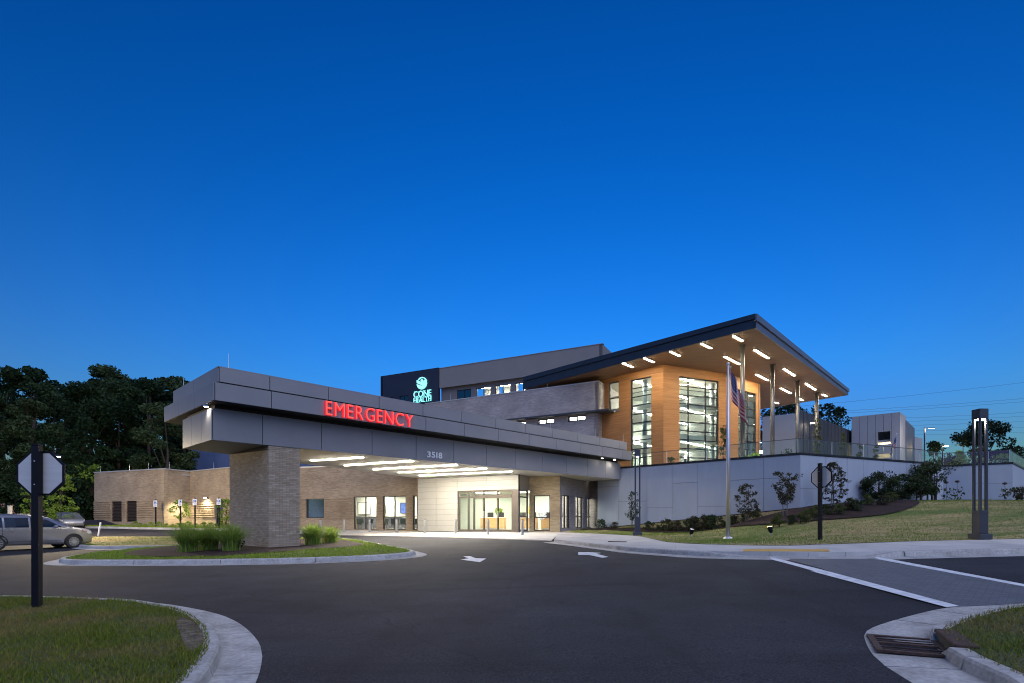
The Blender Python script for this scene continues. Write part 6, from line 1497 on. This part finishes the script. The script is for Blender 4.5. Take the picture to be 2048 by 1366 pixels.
hg = tree('clipped_hedge', 'x', 'hedge', (0,0,0), 2.4, 2.2, .1, 2200, .2, 'leaf_oak', 34, .4, .05, seed=120, group='hedge clumps on the hill', shape='round', stems=3)
for i, (px, Y) in enumerate(((1880,62),(1925,60),(1965,60),(2010,58),(2050,58))):
    p = at(px,920,Y); loc = (p.x,p.y,5.3); hg['label'] = 'dark hedge clump on the hill behind the glass balustrade'
    if i == 0: hg.location = loc
    else: copy_thing(hg, loc, i*1.1, random.uniform(.9,1.15))
# tall seed heads before the wall
def seedhead(px, yt, yb_, Y, label):
    p = at(px, yt, Y); z = g1(p.x,p.y)+.15; t = thing('tall_flower', (p.x,p.y,z), label, 'plant'); b = ORG[t]; H = p.z-z
    MB().tube([b, b+Vector((.03,0,H*.5)), b+Vector((0,.02,H))], [.015,.012,.01], 5).build('stem', 'bark_grey', t)
    MB().tube([b+Vector((0,.02,H-.05)), b+Vector((0,.02,H)), b+Vector((0,.02,H+.08)), b+Vector((0,.02,H+.12))], [.03,.13,.12,.03], 9).build('seed_head', 'bark', t)
    P = np.array([(rng.uniform(-.3,.3), rng.uniform(-.3,.3), rng.uniform(.05,H*.7)) for _ in range(46)]); link_mesh('foliage', fast_mesh('foliage', leaves(P,.2), 4), 'leaf_olive', t)
seedhead(1893,966,990,37.6,'tall dried flower head left of its taller twin before the wall'); seedhead(1915,964,990,37.2,'taller dried flower head beside the column lamp before the wall'); seedhead(2010,968,990,36.5,'lone dried flower head right of the column lamp')
# ornamental grasses on the island
def grass_clump(loc, H, n, spread, label, lm='blade_ornamental', seed=1):
    r = np.random.default_rng(seed); t = thing('ornamental_grass', loc, label, 'grass clump', 'ornamental grasses on the island'); V = []
    th = r.uniform(0,2*math.pi,n); ln = r.uniform(.15,1.0,n)**1.2*spread; h = H*r.uniform(.55,1.05,n); b = r.normal(0,.12,(n,2))
    d = np.stack([np.cos(th),np.sin(th),np.zeros(n)],1); w_ = np.stack([-np.sin(th),np.cos(th),np.zeros(n)],1)*.016
    base = np.concatenate([b,np.zeros((n,1))],1); pr = None
    for i in range(5):
        u = i/5; v = (i+1)/5
        f = lambda q: base+d*(ln*q**2.1)[:,None]+np.array([0,0,1])*(h*(q-.22*q**3.0*(ln/spread)))[:,None]
        a, c = f(u), f(v); V.append(np.stack([a-w_*(1-u*.8), a+w_*(1-u*.8), c+w_*(1-v*.85), c-w_*(1-v*.85)],1))
    A = np.concatenate(V,1).reshape(-1,3)
    link_mesh('blades', fast_mesh('blades', A, 4), lm, t)
    return t
for i, (px, yb_, yt, dx, lab) in enumerate(((376,1103,1050,.9,'large clump of tall ornamental grass at the outer end of the mulch'),(418,1100,1054,.8,'middle clump of tall ornamental grass in the mulch'),(462,1101,1051,.85,'clump of tall ornamental grass next to the brick pier'),(626,1089,1049,.75,'fuller clump of ornamental grass on the drive side of the pier'),(661,1085,1054,.6,'smaller clump of ornamental grass at the end of the mulch bed'))):
    p = gp(px, yb_, .17); H = (yb_-yt)*p[1]/F*1.05; grass_clump((p[0],p[1],g1(*p)+.17), H*1.08, 1000 if i != 4 else 650, dx*1.35, lab, seed=200+i)
tr('low_shrub', 'small dark shrub at the foot of the brick pier', 'shrub', 477, 1078, 21.9, cr=.25, base=.03, n_leaf=160, leaf=.08, lm='leaf_shrub', nclump=8, clr=.5, trunk=.015, shape='round', seed=130)

# turf
def inside(Q, poly):
    A = np.array([(p[0],p[1]) for p in poly]); n = len(A); ins = np.zeros(len(Q), bool)
    for i in range(n):
        (x1,y1),(x2,y2) = A[i],A[(i+1)%n]
        ins ^= ((y1 > Q[:,1]) != (y2 > Q[:,1])) & (Q[:,0] < (x2-x1)*(Q[:,1]-y1)/((y2-y1) if y2 != y1 else 1e-9)+x1)
    return ins
def turf(poly, n, box, h, w_, m, label, dz=.15, bias=None, keep=None, name='turf_blades'):
    r = np.random.default_rng(n); x0,x1,y0,y1 = box
    yy = y0+(y1-y0)*r.uniform(0,1,n)**(bias or 1); Q = np.stack([r.uniform(x0,x1,n), yy],1)
    Q = Q[inside(Q, poly)]
    if keep is not None: Q = Q[keep(Q)]
    dn = np.sin(Q[:,0]*2.1+np.sin(Q[:,1]*1.7)*1.4)*np.sin(Q[:,1]*1.9+np.sin(Q[:,0]*1.3)*1.7)+.5*np.sin(Q[:,0]*5.3+1)*np.sin(Q[:,1]*4.7)
    Q = Q[r.uniform(-1.2,1.2,len(Q)) < .95-dn*.75]
    k = len(Q); z = gz(Q[:,0],Q[:,1])+dz-.004
    # tufts and thin patches
    pt = .5+.5*np.sin(Q[:,0]*1.7+1.3*np.sin(Q[:,1]*1.1))*np.sin(Q[:,1]*2.3+np.sin(Q[:,0]*.9))
    hh = h*r.uniform(.45,1.25,k)*(.7+.5*pt)*np.where(r.uniform(0,1,k) > .985, 2.0, 1.0); th = r.uniform(0,6.28,k); ln = r.normal(0,.45,(k,2))*hh[:,None]
    B = np.concatenate([Q,z[:,None]],1); W_ = np.stack([np.cos(th),np.sin(th),np.zeros(k)],1)*(w_*r.uniform(.7,1.3,k))[:,None]
    T = B+np.concatenate([ln,hh[:,None]],1)
    o = link_mesh(name, fast_mesh(name, np.stack([B-W_,B+W_,T],1).reshape(-1,3), 3), m); tag(o, label, 'grass', kind='stuff'); return o
turf([tuple(p) for p in inset(KL, -.10)+LAWN_L[len(LL):]], 210000, (-13,-1.0,3.2,11), .055, .006, 'blade_lawn', 'short mown grass of the near left lawn corner', bias=1.3, keep=lambda Q: (~inside(Q, BARE)) | (np.random.default_rng(3).uniform(0,1,len(Q)) < .12))
turf([tuple(p) for p in inset(KR, .11)+LAWN_R[len(LR):]], 70000, (4.5,13,4,10.5), .06, .006, 'blade_lawn', 'short mown grass of the near right lawn corner')
pier_keep = lambda Q: ~inside(Q, [CP(ap0-.05,-.05),CP(a1+.05,-.05),CP(a1+.05,PB),CP(ap0-.05,PB)])
mb_poly = spline(mulch_i,.4,True)
turf([tuple(p) for p in LI], 60000, (-17,-3,18,31), .07, .012, 'blade_island', 'bright mown grass on the island around the pier', keep=lambda Q: ~inside(Q, mb_poly))
turf([tuple(p) for p in inset(vg, .25)+[Vector((-18.4,47.2)), Vector((-24,47.0)), Vector((-30,50.2)), Vector((-40,52.5))]], 30000, (-42,-18,44,53), .10, .03, 'blade_island', 'bright grass verge along the foot of the brick wing')
mulch_w = MW+[Vector((17.5,33.25)), Vector((6.95,43.55)), Vector((5.0,43))]
turf([tuple(p) for p in LAWN_W], 120000, (4,40,16,40), .055, .016, 'blade_dry', 'dry mown grass of the sloping lawn below the concrete wall', keep=lambda Q: ~inside(Q, mulch_w))
turf([tuple(p) for p in KS], 26000, (-34,-13,24,42), .06, .016, 'blade_dry', 'dry grass of the lawn strip before the van', keep=lambda Q: inside(Q, inset(KS,.2)))
